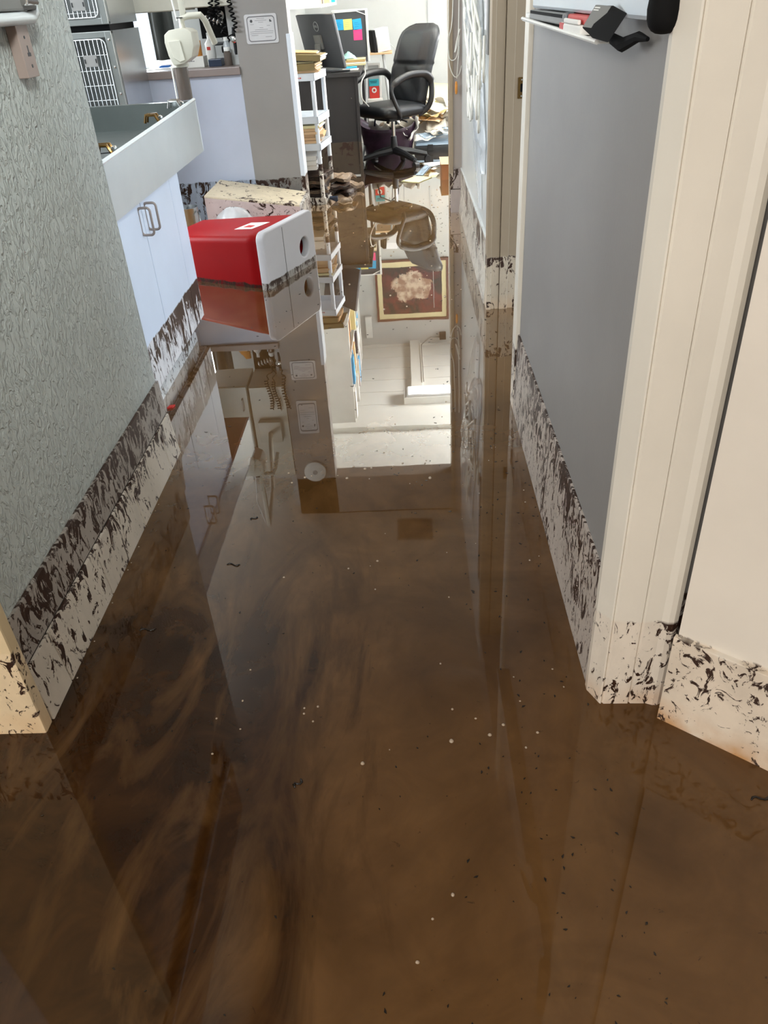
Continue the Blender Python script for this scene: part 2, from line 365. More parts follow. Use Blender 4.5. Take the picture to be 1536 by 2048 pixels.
struct(MB().box(-1.2, -.797, 1.07, 1.104, FB, 2.1, .005).build('trim_casing_left', 'tan_trim'))
struct(MB().box(-3.5, -1.1, 1.085, 1.13, FB, CZ).build('wall_left_near', 'cream_wall'))

# right side of the hall
struct(MB().box(.365, .50, 1.14, 2.54, FB, CZ).box(.49, .80, 1.14, 1.52, FB, CZ).build('wall_right', 'grey_wall'))
struct(MB().hexa([(.372, 1.16, FB), (.345, 1.165, FB), (.350, 2.535, FB), (.372, 2.535, FB), (.372, 1.16, .278), (.359, 1.165, .278), (.359, 2.535, .278), (.372, 2.535, .278)], .002).build('baseboard_right', 'band_right'))
prof = [(.360, 1.17), (.345, 1.165), (.345, 1.150), (.3635, 1.112), (.366, 1.110), (.369, 1.114), (.372, 1.110), (.421, 1.109), (.4235, 1.114), (.427, 1.109), (.458, 1.108), (.470, 1.103), (.480, 1.103), (.490, 1.109), (.495, 1.122), (.495, 1.17)]
struct(MB().prism([(x, y, FB) for x, y in prof], (0, 0, 2.15)).build('trim_casing_right', 'cream_trim'))
dx, dy = .786, -.618; nx, ny = .618, .786
def aw(s0, s1, off, th, z0, z1, bev=0):
    o = Vector((.478, 1.073, 0))
    P = [o+Vector((dx, dy, 0))*s+Vector((nx, ny, 0))*t for s, t in ((s0, off), (s1, off), (s1, off+th), (s0, off+th))]
    return MB().hexa([(p.x, p.y, z0) for p in P]+[(p.x, p.y, z1) for p in P], bev)
struct(aw(.001, 1.5, .004, .1, FB, CZ).build('wall_right_near', 'cream_wall'))
struct(aw(-.004, 1.5, -.008, .014, FB, .222, .002).build('baseboard_right_near', 'cream_wall'))
# door opening in the right wall
struct(MB().box(.351, .50, 2.475, 2.548, FB, 2.1, .003).build('trim_door_right_near', 'cream_trim'))
b = MB(); b.box(.356, .376, 3.512, 3.60, FB, 2.1, .004); b.box(.374, .412, 3.520, 3.60, FB, 2.1, .002); b.box(.414, .452, 3.516, 3.60, FB, 2.1, .003); b.box(.452, .53, 3.527, 3.6, FB, 2.1)
struct(b.build('trim_door_right_far', 'jamb_trim'))
struct(MB().box(.36, .52, 2.548, 3.512, 2.05, CZ).build('wall_right_header', 'grey_wall'))
struct(MB().box(.375, .51, 3.60, 5.46, FB, CZ).build('wall_right_far', 'far_hall_wall'))
b = MB(); b.box(.366, .38, 3.60, 5.46, .146, .276, .002); b.hexa([(.345, 3.6, FB), (.38, 3.6, FB), (.38, 5.46, FB), (.352, 5.46, FB), (.362, 3.6, .144), (.38, 3.6, .144), (.38, 5.46, .144), (.366, 5.46, .144)], .002)
struct(b.build('baseboard_right_far', 'far_hall_wall'))
muddy('post_grey', srgb(170, 160, 152), line=.27, band=srgb(176, 164, 158), dens=-.07, sc=18, rough=.5)
struct(MB().box(.318, .51, 5.461, 5.60, FB, CZ).build('wall_post', 'post_grey'))
struct(MB().box(.296, .320, 5.450, 5.61, FB, CZ, .004).build('trim_corner_post', 'jamb_trim'))
b = MB(); b.box(.318, .376, 5.447, 5.462, .148, .272, .002); b.box(.300, .382, 5.435, 5.462, FB, .143, .003)
struct(b.build('baseboard_post', 'post_grey'))
# header over the passage to the office, pillar, office walls
struct(MB().box(-1.0, .51, 5.5, 5.65, 2.09, CZ).build('wall_header', 'pillar_grey'))
struct(MB().box(-1.0, -.672, 5.5, 5.65, FB, CZ).build('wall_pillar', 'pillar_grey'))
struct(MB().box(-.692, -.664, 5.493, 5.655, FB, 1.08, .004).build('trim_corner_guard', 'resin_white'))
struct(MB().box(-1.07, -.95, 5.65, 9.4, FB, CZ).build('wall_office_left', 'white_wall'))
struct(MB().box(-1.07, 2.9, 9.3, 9.42, FB, CZ).build('wall_back', 'white_wall'))
struct(MB().box(-.95, 2.6, 9.28, 9.30, FB, .10, .003).build('baseboard_back', 'office_ceiling'))
b = MB(); b.box(2.6, 2.72, 5.5, 9.4, FB, .6).box(2.6, 2.72, 5.5, 9.4, 2.1, CZ).box(2.6, 2.72, 5.5, 6.1, .6, 2.1).box(2.6, 2.72, 8.7, 9.4, .6, 2.1)
struct(b.build('wall_office_right', 'white_wall'))
struct(MB().box(.51, 2.72, 5.5, 5.6, FB, CZ).build('wall_office_near', 'white_wall'))
b = MB()
for yy in (6.1, 7.38, 8.66): b.box(2.61, 2.66, yy, yy+.04, .6, 2.1)
b.box(2.61, 2.66, 6.1, 8.7, .6, .64).box(2.61, 2.66, 6.1, 8.7, 2.06, 2.1)
struct(b.build('window_1', 'white_plastic'))
# treatment room on the left
b = MB(); b.box(-3.5, -1.07, 7.4, 7.52, FB, .85).box(-3.5, -1.07, 7.4, 7.52, 2.1, CZ).box(-3.5, -3.0, 7.4, 7.52, .85, 2.1).box(-1.6, -1.07, 7.4, 7.52, .85, 2.1)
struct(b.build('wall_treatment_back', 'white_wall'))
b = MB()
for xx in (-3.0, -2.32, -1.64): b.box(xx, xx+.04, 7.42, 7.47, .85, 2.1)
b.box(-3, -1.6, 7.42, 7.47, .85, .89).box(-3, -1.6, 7.42, 7.47, 2.06, 2.1)
struct(b.build('window_2', 'white_plastic'))
b = MB(); b.box(-3.6, -3.48, 2.2, 7.5, FB, .8).box(-3.6, -3.48, 2.2, 7.5, 2.2, CZ).box(-3.6, -3.48, 2.2, 3.4, .8, 2.2).box(-3.6, -3.48, 5.4, 7.5, .8, 2.2)
struct(b.build('wall_treatment_left', 'white_wall'))
struct(MB().box(-1.52, -1.0, 6.12, 6.2, FB, CZ).build('wall_treatment_niche', 'white_wall'))
# room behind the right door, and the entry behind the camera
b = MB(); b.box(.5, 2.8, 1.5, 1.6, FB, CZ).box(.51, 2.8, 4.5, 4.6, FB, CZ).box(2.75, 2.85, 1.5, 2.4, FB, CZ).box(2.75, 2.85, 3.7, 4.6, FB, CZ).box(2.75, 2.85, 2.4, 3.7, FB, .75).box(2.75, 2.85, 2.4, 3.7, 2.05, CZ)
struct(b.build('wall_side_room', 'white_wall'))
b = MB(); b.box(-3.5, 1.8, -2.35, -2.25, FB, CZ).box(1.62, 1.72, -2.3, .2, FB, CZ).box(-3.5, -3.4, -2.3, 1.1, FB, CZ)
struct(b.build('wall_entry', 'cream_wall'))

# ------------------------------------------------------------------ wet table, its cabinet and the things on it
cab = thing('base_cabinet', 'white two-door cabinet with mud-streaked bottom under the stainless tub', 'cabinet', (-1.2, 2.85, 0))
b = MB(); b.box(-1.6, -.958, 2.28, 3.41, .072, .69, .002)
b.build('body', 'cabinet_white', cab)
pl = MB().box(-1.55, -.962, 2.28, 3.30, FB, .07, .002).build('toe_kick', 'toe_muddy', cab)
pl['label'] = 'bright metal toe kick strip'
for y0, y1 in ((2.30, 2.850), (2.856, 3.262)):
    d = MB().box(-.958, -.940, y0, y1, .078, .698, .002).build('door', 'cabinet_white', cab)
    yc = 2.815 if y1 < 3 else 2.895
    ring = [(-.921+px*1., yc, .628+pz) for px, pz in rrect(.044, .092, .012, 4)]
    b = MB()
    b.tube(ring, .0045, 8, closed=True)
    b.build('handle', 'bronze_pull', d, smooth='all')['label'] = 'brown grey rounded pull handle'
MB().box(-.958, -.941, 3.268, 3.408, .078, .698, .001).build('side_stile', 'cabinet_white', cab)

tub = thing('wet_table', 'stainless steel wet table tub with deep bright apron on white cabinet', 'sink', (-1.25, 3.1, .69))
zt = lambda y: .860+.0285*(y-2.4)
def tubbox(x0, x1, y0, y1, zl=None, d=0, bev=0): return [(x0, y0, zl), (x1, y0, zl), (x1, y1, zl), (x0, y1, zl), (x0, y0, zt(y0)-d), (x1, y0, zt(y0)-d), (x1, y1, zt(y1)-d), (x0, y1, zt(y1)-d)]
MB().hexa(tubbox(-.942, -.93, 2.28, 3.89, .69, .002)).build('apron', 'steel_satin', tub)
b = MB(); b.hexa(tubbox(-1.62, -.942, 3.86, 3.888, .69, .003)).hexa(tubbox(-1.62, -1.6, 2.28, 3.86, .69, .003)).hexa(tubbox(-1.6, -.942, 2.28, 2.3, .69, .003))
b.hexa(tubbox(-1.60, -.942, 2.3, 3.86, .69, .105)); b.hexa(tubbox(-.975, -.942, 2.3, 3.86, .78, .012))
b.build('basin', 'basin_steel', tub)
b = MB(); b.tube([(-.934, 2.28, zt(2.28)), (-.934, 3.888, zt(3.888))], .0075, 8); b.tube([(-.934, 3.889, zt(3.889)), (-.934, 3.889, .692)], .006, 8)
b.build('rim', 'steel_rim', tub, smooth=True)
MB().box(-1.28, -1.22, 3.0, 3.06, .766, .772, .002).build('drain', 'steel_dark', tub)
for k, (y, lab) in enumerate(((2.80, 'small brass-toned clip on the tub rim nearest the camera'), (3.42, 'small brass-toned clip halfway along the tub rim'), (3.80, 'small chrome clip on the tub corner under the clear cylinder'))):
    cl = thing('rim_clip', lab, 'clip', (-.99, y, zt(y)), 0, 'clips along the tub rim')
    b = MB(); b.tube([(-.972, y-.02, zt(y)-.012), (-.985, y-.02, zt(y)+.012), (-1.02, y-.02, zt(y)+.012), (-1.028, y-.02, zt(y)-.016)], .006, 6)
    b.tube([(-.972, y+.012, zt(y)-.012), (-.985, y+.012, zt(y)+.012), (-1.02, y+.012, zt(y)+.012), (-1.028, y+.012, zt(y)-.016)], .006, 6); b.box(-1.022, -.985, y-.02, y+.012, zt(y)+.006, zt(y)+.012)
    b.build('clamp', 'brass_clip' if k < 2 else 'chrome', cl, smooth=True)
    MB().lathe([(.006, -.016), (.008, -.012), (.008, .012), (.006, .016)], (-.968, y, zt(y)), (0, 1, 0), 12).build('roller', 'chrome', cl, smooth=True)
tag(MB().prism([(-1.19, 3.27, .789), (-1.12, 3.30, .789), (-1.09, 3.29, .789), (-1.10, 3.275, .789), (-1.14, 3.28, .789)], (0, 0, .004)).build('strap_scrap', 'black_plastic'), 'thin black scrap lying on the tub floor', 'scrap')

# articulated x-ray head hanging over the tub corner
xr = thing('xray_head', 'ivory x-ray head with brown clear cylinder hanging above the tub corner', 'x-ray machine', (-1.0, 4.1, 1.1))
out = [(-1.053, 1.150), (-1.030, 1.166), (-.985, 1.172), (-.945, 1.166), (-.930, 1.156), (-.928, 1.10), (-.945, 1.058), (-.985, 1.035), (-1.035, 1.03), (-1.050, 1.07), (-1.057, 1.12)]
MB().prism([(x, 4.03, z) for x, z in out], (0, .14, 0), .005).build('housing', 'ivory_plastic', xr, smooth=True)
b = MB(); b.prism([(-1.04, 4.026, 1.125), (-.985, 4.022, 1.128), (-.975, 4.022, 1.05), (-1.0, 4.026, 1.042), (-1.028, 4.028, 1.06)], (0, .006, 0), .002); b.build('face_ridge', 'ivory_plastic', xr)
MB().lathe([(.038, 0), (.038, .045), (.034, .05)], (-1.020, 4.1, 1.02), (0, 0, 1), 24).build('collar', 'ivory_plastic', xr, smooth=True)
b = MB(); b.lathe([(.030, .885), (.033, .886), (.033, 1.025), (.030, 1.025)], (-1.022, 4.1, 0), (0, 0, 1), 24)
b.build('aiming_cylinder', 'tube_brown', xr, smooth=True)['label'] = 'brownish clear aiming cylinder'
MB().tube([(-1.058, 4.08, 1.02), (-1.058, 4.08, .886)], .004, 6).build('edge_guide', 'white_plastic', xr)
b = MB(); b.tube([(-.985, 4.12, 1.165), (-.985, 4.12, 1.205), (-.955, 4.13, 1.215), (-.90, 4.14, 1.215), (-.885, 4.16, 1.19), (-.865, 4.2, 1.10)], .014, 10)
b.box(-.988, -.962, 4.117, 4.143, 1.20, 1.60, .006); b.build('arm', 'ivory_plastic', xr, smooth=True)
b = MB(); b.tube([(-.975, 4.13, 1.59), (-1.02, 4.6, 1.62), (-1.15, 5.44, 1.62)], .018, 12); b.box(-1.24, -1.06, 5.44, 5.499, 1.52, 1.70, .01); b.build('wall_arm', 'ivory_plastic', xr, smooth=True)
b = MB(); b.tube([(-1.0, 4.10, 1.20), (-1.02, 4.10, 1.4), (-.99, 4.12, 1.58)], .004, 6); b.build('cable', 'white_plastic', xr)
MB().box(-1.0, -.975, 4.09, 4.11, 1.208, 1.212).build('vent', 'black_plastic', xr)

# ------------------------------------------------------------------ kennel cages
def cage(z0, z1, label, doortop, holder_z):
    t = thing('kennel_cage', label, 'cage', (-1.87, 4.9, z0), 0, 'stacked stainless kennel cages')
    b = MB(); X0, X1, Y0, Y1 = -2.18, -1.565, 4.9, 5.42
    b.box(X0, X0+.012, Y0, Y1, z0, z1).box(X1-.012, X1, Y0+.02, Y1, z0, z1).box(X0, X1, Y1-.012, Y1, z0, z1).box(X0, X1, Y0, Y1, z0, z0+.012).box(X0, X1, Y0, Y1, z1-.012, z1)
    b.build('shell', 'steel_dark', t)
    MB().box(X1, X1+.003, Y0+.02, Y1, z0, z1).build('side_skin', 'steel', t)
    b = MB(); b.box(X0, X0+.03, Y0-.012, Y0, z0, z1, .003).box(X1-.036, X1, Y0-.012, Y0+.02, z0, z1, .003).box(X0, X1, Y0-.01, Y0, z0, z0+.03, .003).box(X0, X1, Y0-.01, Y0, z1-.03, z1, .003)
    b.build('face_frame', 'frame_steel', t)
    b = MB(); dx0, dx1, dz0, dz1 = X0+.04, X1-.042, z0+.035, z1-.035; cx, cz = (dx0+dx1)/2, (dz0+dz1)/2
    b.tube([(cx+px, Y0-.016, cz+pz) for px, pz in rrect(dx1-dx0, dz1-dz0, .03, 5)], .0030, 6, closed=True)
    x = dx0+.0235
    while x < dx1-.01: b.tube([(x, Y0-.020, dz0), (x, Y0-.020, dz1)], .0017, 6); x += .0235
    z = dz1-.075
    while z > dz0+.02: b.tube([(dx0, Y0-.014, z), (dx1, Y0-.014, z)], .0014, 6); z -= .073
    d = b.build('door', 'steel_rim', t)
    b = MB(); b.box(-1.74, -1.665, Y0-.030, Y0-.026, holder_z-.028, holder_z+.028, .002); b.build('card_holder', 'mid_grey', d)
    b = MB()
    for xx in (-1.733, -1.672): MB().box(xx-.003, xx+.003, Y0-.033, Y0-.029, holder_z-.010, holder_z+.010).build('slot', 'black_plastic', d)
    b = MB(); b.tube([(-1.80, Y0-.03, holder_z+.10), (-1.79, Y0-.04, holder_z+.085), (-1.80, Y0-.03, holder_z+.06)], .006, 6); b.tube([(-1.80, Y0-.03, holder_z+.06), (-1.785, Y0-.035, holder_z+.045)], .008, 6); b.build('latch', 'chrome', d, smooth=True)
    b = MB(); 
    for k in range(4): MB().lathe([(.006, 0), (.006, .004), (.003, .006)], (X1-.016, Y0-.012, z1-.04-k*.13), (0, -1, 0), 8).build('rivet', 'chrome', t)
    b = MB(); b.box(-1.76, -1.735, 5.385, 5.40, z0+.03, z1-.1, .004); b.build('back_glint', 'steel_rim', t)  # pale strip standing in for the light stripe reflected inside the cage
cage(.56, 1.165, 'lower stainless kennel cage with wire door and grey card holder', 0, 1.03)
cage(1.195, 1.80, 'upper stainless kennel cage stacked on top, wire door cut by the frame', 0, 1.29)
tag(MB().box(-2.16, -1.58, 4.94, 5.40, 1.165, 1.195).build('spacer', 'seal_black'), 'dark gap spacer between the two stacked kennel cages', 'spacer')
tag(MB().box(-2.18, -1.565, 4.92, 5.42, FB, .56, .004).build('cage_base', 'steel_dark'), 'dark steel base cabinet under the kennel cages', 'base')

# ------------------------------------------------------------------ peninsula counter and what is on it
tag(MB().box(-1.632, -1.0, 5.5, 6.1, FB, .88, .003).build('peninsula_cabinet', 'peninsula_white'), 'pale blue-white counter base panel left of the grey pillar', 'cabinet')
pts = [(-.998, 5.475), (-.998, 6.118), (-1.66, 6.118), (-1.665, 5.50), (-1.655, 5.478), (-1.64, 5.472)]
ct = MB().prism([(x, y, .881) for x, y in pts], (0, 0, .044), .005).build('countertop', 'laminate'); tag(ct, 'grey-brown laminate worktop with rounded front edge beside the pillar', 'countertop')
def upper(name, x0, x1, z0, lab):
    t = thing(name, lab, 'cabinet', ((x0+x1)/2, 5.7, z0), 0, 'wall cabinets above the counter')
    MB().box(x0, x1, 5.52, 5.86, z0, 2.05, .002).build('body', 'ivory_plastic', t)
    n = 1 if x1-x0 < .4 else 2; wd = (x1-x0)/n
    for i in range(n):
        d = MB().box(x0+i*wd+.003, x0+(i+1)*wd-.003, 5.50, 5.52, z0+.004, 2.046, .002).build('door', 'ivory_plastic', t)
        MB().tube([(x0+i*wd+wd*.85, 5.50, z0+.1), (x0+i*wd+wd*.85, 5.475, z0+.1), (x0+i*wd+wd*.85, 5.475, z0+.2), (x0+i*wd+wd*.85, 5.50, z0+.2)], .004, 6).build('handle', 'bronze_pull', d)
upper('wall_cabinet', -1.60, -1.30, 1.232, 'narrow ivory wall cabinet above the counter, left of the x-ray arm')
upper('wall_cabinet', -1.285, -1.002, 1.240, 'ivory wall cabinet right beside the grey pillar top')

tag(MB().box(-1.62, -1.42, 5.62, 5.86, .925, .928).build('paper_sheet', 'white_paper'), 'white sheet lying on the left end of the worktop', 'paper')
sc = thing('scissors', 'blue handled scissors on the white sheet at the worktop end', 'scissors', (-1.55, 5.7, .93))
b = MB()
for s in (0, 1): b.tube([(-1.52+.03*math.cos(a), 5.68+s*.035+.014*math.sin(a), .938) for a in [i*math.pi/5 for i in range(10)]], .005, 6, closed=True)
b.build('handle', 'blue_plastic', sc)
MB().prism([(-1.55, 5.69, .936), (-1.66, 5.70, .936), (-1.55, 5.705, .936)], (0, 0, .003)).build('blade', 'chrome', sc)
gb = thing('glove_box', 'white cardboard box with orange tissue puffing out, on the worktop', 'box', (-1.33, 5.68, .925))
MB().box(-1.385, -1.245, 5.62, 5.74, .925, .985, .003).build('carton', 'white_paper', gb)
b = MB(); b.grid(lambda u, v: (-1.312+(.052-.03*v)*math.cos(2*math.pi*u)+.03*v, 5.68+(.05-.03*v)*math.sin(2*math.pi*u), .983+.085*v+.012*nz(u*6, v*4, 0, 1, 3)), 18, 6, True)
b.build('tissue', 'orange', gb, smooth='all')
b = MB()
for k in range(5): b.box(-1.362+k*.012, -1.353+k*.012, 5.6185, 5.620, .958, .963)
b.build('print_mark', 'ink_grey', gb)
tag(MB().box(-1.213, -1.130, 5.60, 5.70, .925, .966, .004).build('instrument_box', 'navy'), 'small dark navy box at the worktop front edge', 'box')
def jar(name, lab, x, y, r, h, mat, cap='white_plastic'):
    t = thing(name, lab, 'jar', (x, y, .925))
    MB().lathe([(r*.9, 0), (r, .004), (r, h*.8), (r*.7, h*.88), (r*.7, h)], (x, y, .925), (0, 0, 1), 18).build('body', mat, t, smooth=True)
    MB().lathe([(r*.76, 0), (r*.76, .018), (r*.7, .02)], (x, y, .925+h*.94), (0, 0, 1), 18).build('lid', cap, t, smooth=True)
jar('specimen_jar', 'clear jar with brownish contents nearest the pillar on the worktop', -1.088, 5.62, .026, .085, 'tube_brown')
jar('bottle', 'tall translucent bottle behind the navy box', -1.105, 5.72, .022, .14, 'clear_plastic')
bt = thing('spray_bottle', 'white bottle with a red label below the otoscope set', 'bottle', (-1.225, 5.78, .925))
MB().lathe([(.03, 0), (.032, .005), (.032, .12), (.012, .145), (.012, .165)], (-1.225, 5.78, .925)).build('body', 'white_plastic', bt, smooth=True)
MB().box(-1.24, -1.218, 5.745, 5.749, 1.01, 1.028).build('label_patch', 'red_print', bt)
MB().box(-1.237, -1.213, 5.77, 5.79, 1.09, 1.105, .003).build('nozzle', 'white_plastic', bt)

ms = thing('microscope', 'black and white microscope standing under the coiled cords', 'microscope', (-1.15, 5.88, .925))
MB().box(-1.21, -1.08, 5.82, 5.98, .925, .95, .006).build('base', 'white_plastic', ms)
MB().prism([(-1.16, 5.95, .95), (-1.16, 5.98, .95), (-1.16, 5.98, 1.16), (-1.16, 5.90, 1.17), (-1.16, 5.90, 1.14), (-1.16, 5.95, 1.12)], (.035, 0, 0), .003).build('arm', 'black_plastic', ms)
MB().box(-1.22, -1.07, 5.80, 5.94, 1.03, 1.045, .003).build('stage', 'black_plastic', ms)
for x in (-1.155, -1.13): MB().lathe([(.009, 0), (.011, .01), (.011, .04)], (x, 5.87, 1.05+.01*(x < -1.14)), (0, 0, 1), 12).build('objective', 'chrome', ms, smooth=True)
MB().tube([(-1.14, 5.92, 1.15), (-1.14, 5.84, 1.20)], .02, 14).build('eyepiece', 'white_plastic', ms, smooth=True)
b = MB(); b.lathe([(.02, -.01), (.02, .01)], (-1.175, 5.96, 1.0), (1, 0, 0), 14); b.build('focus_knob', 'black_plastic', ms, smooth=True)
MB().lathe([(.022, .95), (.022, 1.02), (.012, 1.03)], (-1.14, 5.88, 0)).build('condenser', 'black_plastic', ms, smooth=True)

oto = thing('otoscope_set', 'black wall panel of chrome instrument heads with coiled black cords', 'medical instrument', (-1.14, 5.86, 1.18))
MB().box(-1.285, -1.01, 5.855, 5.885, 1.07, 1.36, .004).build('back_panel', 'seal_black', oto)
for k in range(5):
    x = -1.24+k*.024; z = 1.165-.008*k
    MB().lathe([(.006, 0), (.010, .012), (.012, .03), (.006, .045)], (x, 5.83, z), (.3, -.5, .5), 12).build('instrument_head', 'chrome', oto, smooth=True)
for k, (x, zb) in enumerate(((-1.115, 1.165), (-1.065, 1.175), (-.990, 1.13))):
    b = MB(); n = 150; top = 1.42
    pts = [(x+.013*math.cos(i*.50)+.012*math.sin(i/n*5+k), 5.462+.013*math.sin(i*.50), top-(top-zb)*i/n) for i in range(n)]
    e = pts[-1]; pts += [(e[0]+(-1.075-e[0])*t/12+.016*math.cos(t*.9+k), e[1]+.012*t, zb-.006*t) for t in range(1, 13)]
    b.tube(pts, .0042, 6); b.build('coiled_cord', 'seal_black', oto, smooth='all')
b = MB(); b.tube([(-1.020, 5.56, 1.13), (-1.020, 5.56, 1.08), (-1.022, 5.56, 1.00), (-1.022, 5.56, .985)], [.010, .013, .009, .007], 10); b.build('handset', 'black_plastic', oto, smooth=True)
b = MB(); b.lathe([(.012, 0), (.018, .008), (.018, .016), (.008, .02)], (-1.020, 5.548, 1.065), (0, -1, 0), 16); b.build('gauge', 'chrome', oto, smooth=True)

# dark coat-like cloths before the window, window side strip
def cloth(name, lab, x0, x1, y, z0, z1, mat, sd):
    b = MB(); b.grid(lambda u, v: (x0+(x1-x0)*u+.02*nz(0, v*3, sd)+.04*(v-.5)*0, y+.03*math.sin(u*14+sd)+.015*nz(u*5, v*4, sd), z0+(z1-z0)*v), 30, 16)
    return tag(b.build(name, mat, smooth='all', solid=.006), lab, 'cloth')
cloth('hanging_cloth', 'dark folded cloth hanging before the bright left window', -1.82, -1.60, 6.6, .93, 2.0, 'cloth_dark', 1)
cloth('hanging_cloth', 'pale green cloth strip hanging right of the dark cloth', -1.605, -1.575, 6.63, .95, 2.0, 'cloth_green', 4)
b = MB(); b.tube([(-1.9, 6.6, 2.0), (-1.53, 6.62, 2.0)], .01, 8); tag(b.build('hanging_rail', 'chrome', smooth=True), 'chrome rail the dark cloth hangs from', 'rail')

# pillar papers
def cert(lab, x0, x1, z0, z1):
    t = thing('certificate', lab, 'certificate', ((x0+x1)/2, 5.497, z0), 0, 'certificates on the grey pillar')
    cx, cz, wd, h = (x0+x1)/2, (z0+z1)/2, x1-x0, z1-z0
    b = MB(); b.prism([(cx+px, 5.498, cz+pz) for px, pz in rrect(wd, h, .012, 3)], (0, -.003, 0)); b.build('sheet', 'paper_grey', t)
    b = MB(); plate(b, rrect(wd*.86, h*.86, .018, 5), [rrect(wd*.81, h*.79, .014, 5)], .0006, basis((cx, 5.4945, cz), (1, 0, 0), (0, 0, 1))); b.build('border_line', 'ink_grey', t)
    MB().lathe([(.008, 0), (.008, .0006)], (cx-wd*.29, 5.4947, cz+h*.27), (0, -1, 0), 14).build('seal', 'dark_grey', t)
    b = MB(); b.box(cx+wd*.27, cx+wd*.31, 5.494, 5.4947, cz+h*.22, cz+h*.30); b.box(cx+wd*.31, cx+wd*.335, 5.494, 5.4947, cz+h*.22, cz+h*.26)
    b.build('emblem', 'dark_grey', t)
    b = MB()
    for k, (a, c) in enumerate(((-.12, .12), (-.18, .18), (-.08, .08), (-.33, -.22), (.18, .28), (-.06, .06), (-.2, .2), (-.36, .36), (-.36, .34), (-.33, -.12), (.1, .3))):
        zz = cz+h*(.34-.062*k); b.box(cx+wd*a, cx+wd*c, 5.4942, 5.4947, zz, zz+.0016)
    b.build('text_lines', 'ink_grey', t)
cert('bordered certificate taped on the grey pillar just above counter height', -.934, -.737, 1.037, 1.190)
cert('certificate high on the pillar, seen only mirrored in the water', -.925, -.765, 1.37, 1.66)
sd = thing('smoke_detector', 'round pale detector disc high on the pillar, mirrored in the water', 'smoke detector', (-.838, 5.49, 2.015))
MB().lathe([(.09, 0), (.09, .02), (.07, .03), (.0, .03)], (-.838, 5.5, 2.015), (0, -1, 0), 28).build('cover', 'office_ceiling', sd, smooth=True)
MB().lathe([(.02, 0), (.018, .006)], (-.838, 5.472, 2.015), (0, -1, 0), 16).build('sensor', 'light_grey', sd, smooth=True)

# ------------------------------------------------------------------ wall mounted things in the near hall
st = thing('wall_tray', 'steel wall tray with rounded white rail on the textured left wall', 'tray', (-.80, 1.6, 1.24))
MB().box(-.818, -.782, 1.0, 1.985, 1.262, 1.56, .004).build('body', 'mid_grey', st)
MB().tube([(-.79, 1.0, 1.246), (-.79, 1.955, 1.249), (-.792, 1.98, 1.256), (-.795, 1.985, 1.285), (-.80, 1.985, 1.5)], .012, 12).build('rail', 'steel_rim', st, smooth=True)
b = MB(); b.box(-.785, -.768, 1.90, 1.955, 1.270, 1.286, .003); b.tube([(-.77, 1.905, 1.278), (-.758, 1.925, 1.275), (-.77, 1.95, 1.278)], .005, 6); b.build('latch', 'chrome', st, smooth=True)
br = thing('wall_bracket', 'tan metal bracket with a keyhole slot below the left wall tray', 'bracket', (-.81, 1.905, 1.14))
MB().box(-.8195, -.797, 1.877, 1.937, 1.141, 1.240, .0015).build('plate', 'tan_metal', br)
b = MB(); b.box(-.797, -.7962, 1.902, 1.918, 1.180, 1.187); b.box(-.797, -.7962, 1.908, 1.912, 1.186, 1.200); b.lathe([(.0035, 0), (.0035, .001)], (-.797, 1.910, 1.162), (1, 0, 0), 10); b.lathe([(.003, 0), (.003, .001)], (-.797, 1.907, 1.215), (1, 0, 0), 10)
b.build('keyhole', 'dark_grey', br)

# pocket shelf on the right wall
pk = thing('wall_shelf', 'grey steel wall box with thin white lipped shelf on the right wall', 'shelf', (.345, 1.7, 1.17))
MB().box(.335, .3648, 1.17, 2.31, 1.199, 1.55, .006).build('box', 'steel_satin', pk)
b = MB(); b.hexa([(.318, 1.46, 1.163), (.3648, 1.46, 1.163), (.3648, 2.36, 1.172), (.318, 2.36, 1.172), (.318, 1.46, 1.166), (.3648, 1.46, 1.166), (.3648, 2.36, 1.175), (.318, 2.36, 1.175)])
b.tube([(.318, 1.46, 1.166), (.318, 2.36, 1.177)], .004, 8); b.build('tray', 'white_plastic', pk)
hs = thing('card_reader', 'dark grey oblong device lying on the far end of the right shelf', 'device', (.335, 1.98, 1.18))
MB().box(.322, .352, 1.80, 2.26, 1.178, 1.197, .003).build('body', 'mid_grey', hs); MB().box(.3215, .3228, 1.81, 2.25, 1.190, 1.196).build('slot', 'seal_black', hs); MB().box(.322, .352, 1.765, 1.80, 1.177, 1.20, .004).build('end_cap', 'black_plastic', hs)
tag(MB().box(.320, .345, 2.27, 2.32, 1.178, 1.19, .004).build('eraser', 'white_plastic'), 'small white block at the far tip of the right shelf', 'block')
rb = thing('medicine_box', 'small white and red rounded packet beside the tilted black device', 'packet', (.33, 1.68, 1.17))
MB().box(.317, .345, 1.60, 1.81, 1.169, 1.184, .004).build('pack', 'white_paper', rb); MB().box(.325, .347, 1.585, 1.79, 1.184, 1.198, .004).build('flap', 'red_print', rb); MB().box(.316, .322, 1.62, 1.76, 1.1845, 1.192, .002).build('patch', 'white_paper', rb)
MB().box(.3165, .320, 1.765, 1.807, 1.17, 1.1835, .001).build('tip', 'red_print', rb)
cd = thing('desk_device', 'grey screened black device tilted over the lip of the right shelf', 'device', (.31, 1.48, 1.18))
a_, b_, c_, d__, e_, f__ = [Vector(p) for p in ((0.3127, 1.4668, 1.2172), (0.3271, 1.4089, 1.2153), (0.3049, 1.4089, 1.1815), (0.2934, 1.4668, 1.1863), (0.3358, 1.351, 1.2066), (0.3107, 1.351, 1.1699))]
bk = e_-b_; n_ = ((b_-a_).cross(d__-a_)).normalized()
b = MB(); b.hexa([tuple(p) for p in (d__, c_, f__, d__+f__-c_, a_, b_, e_, a_+bk)], .0015); b.build('casing', 'seal_black', cd)
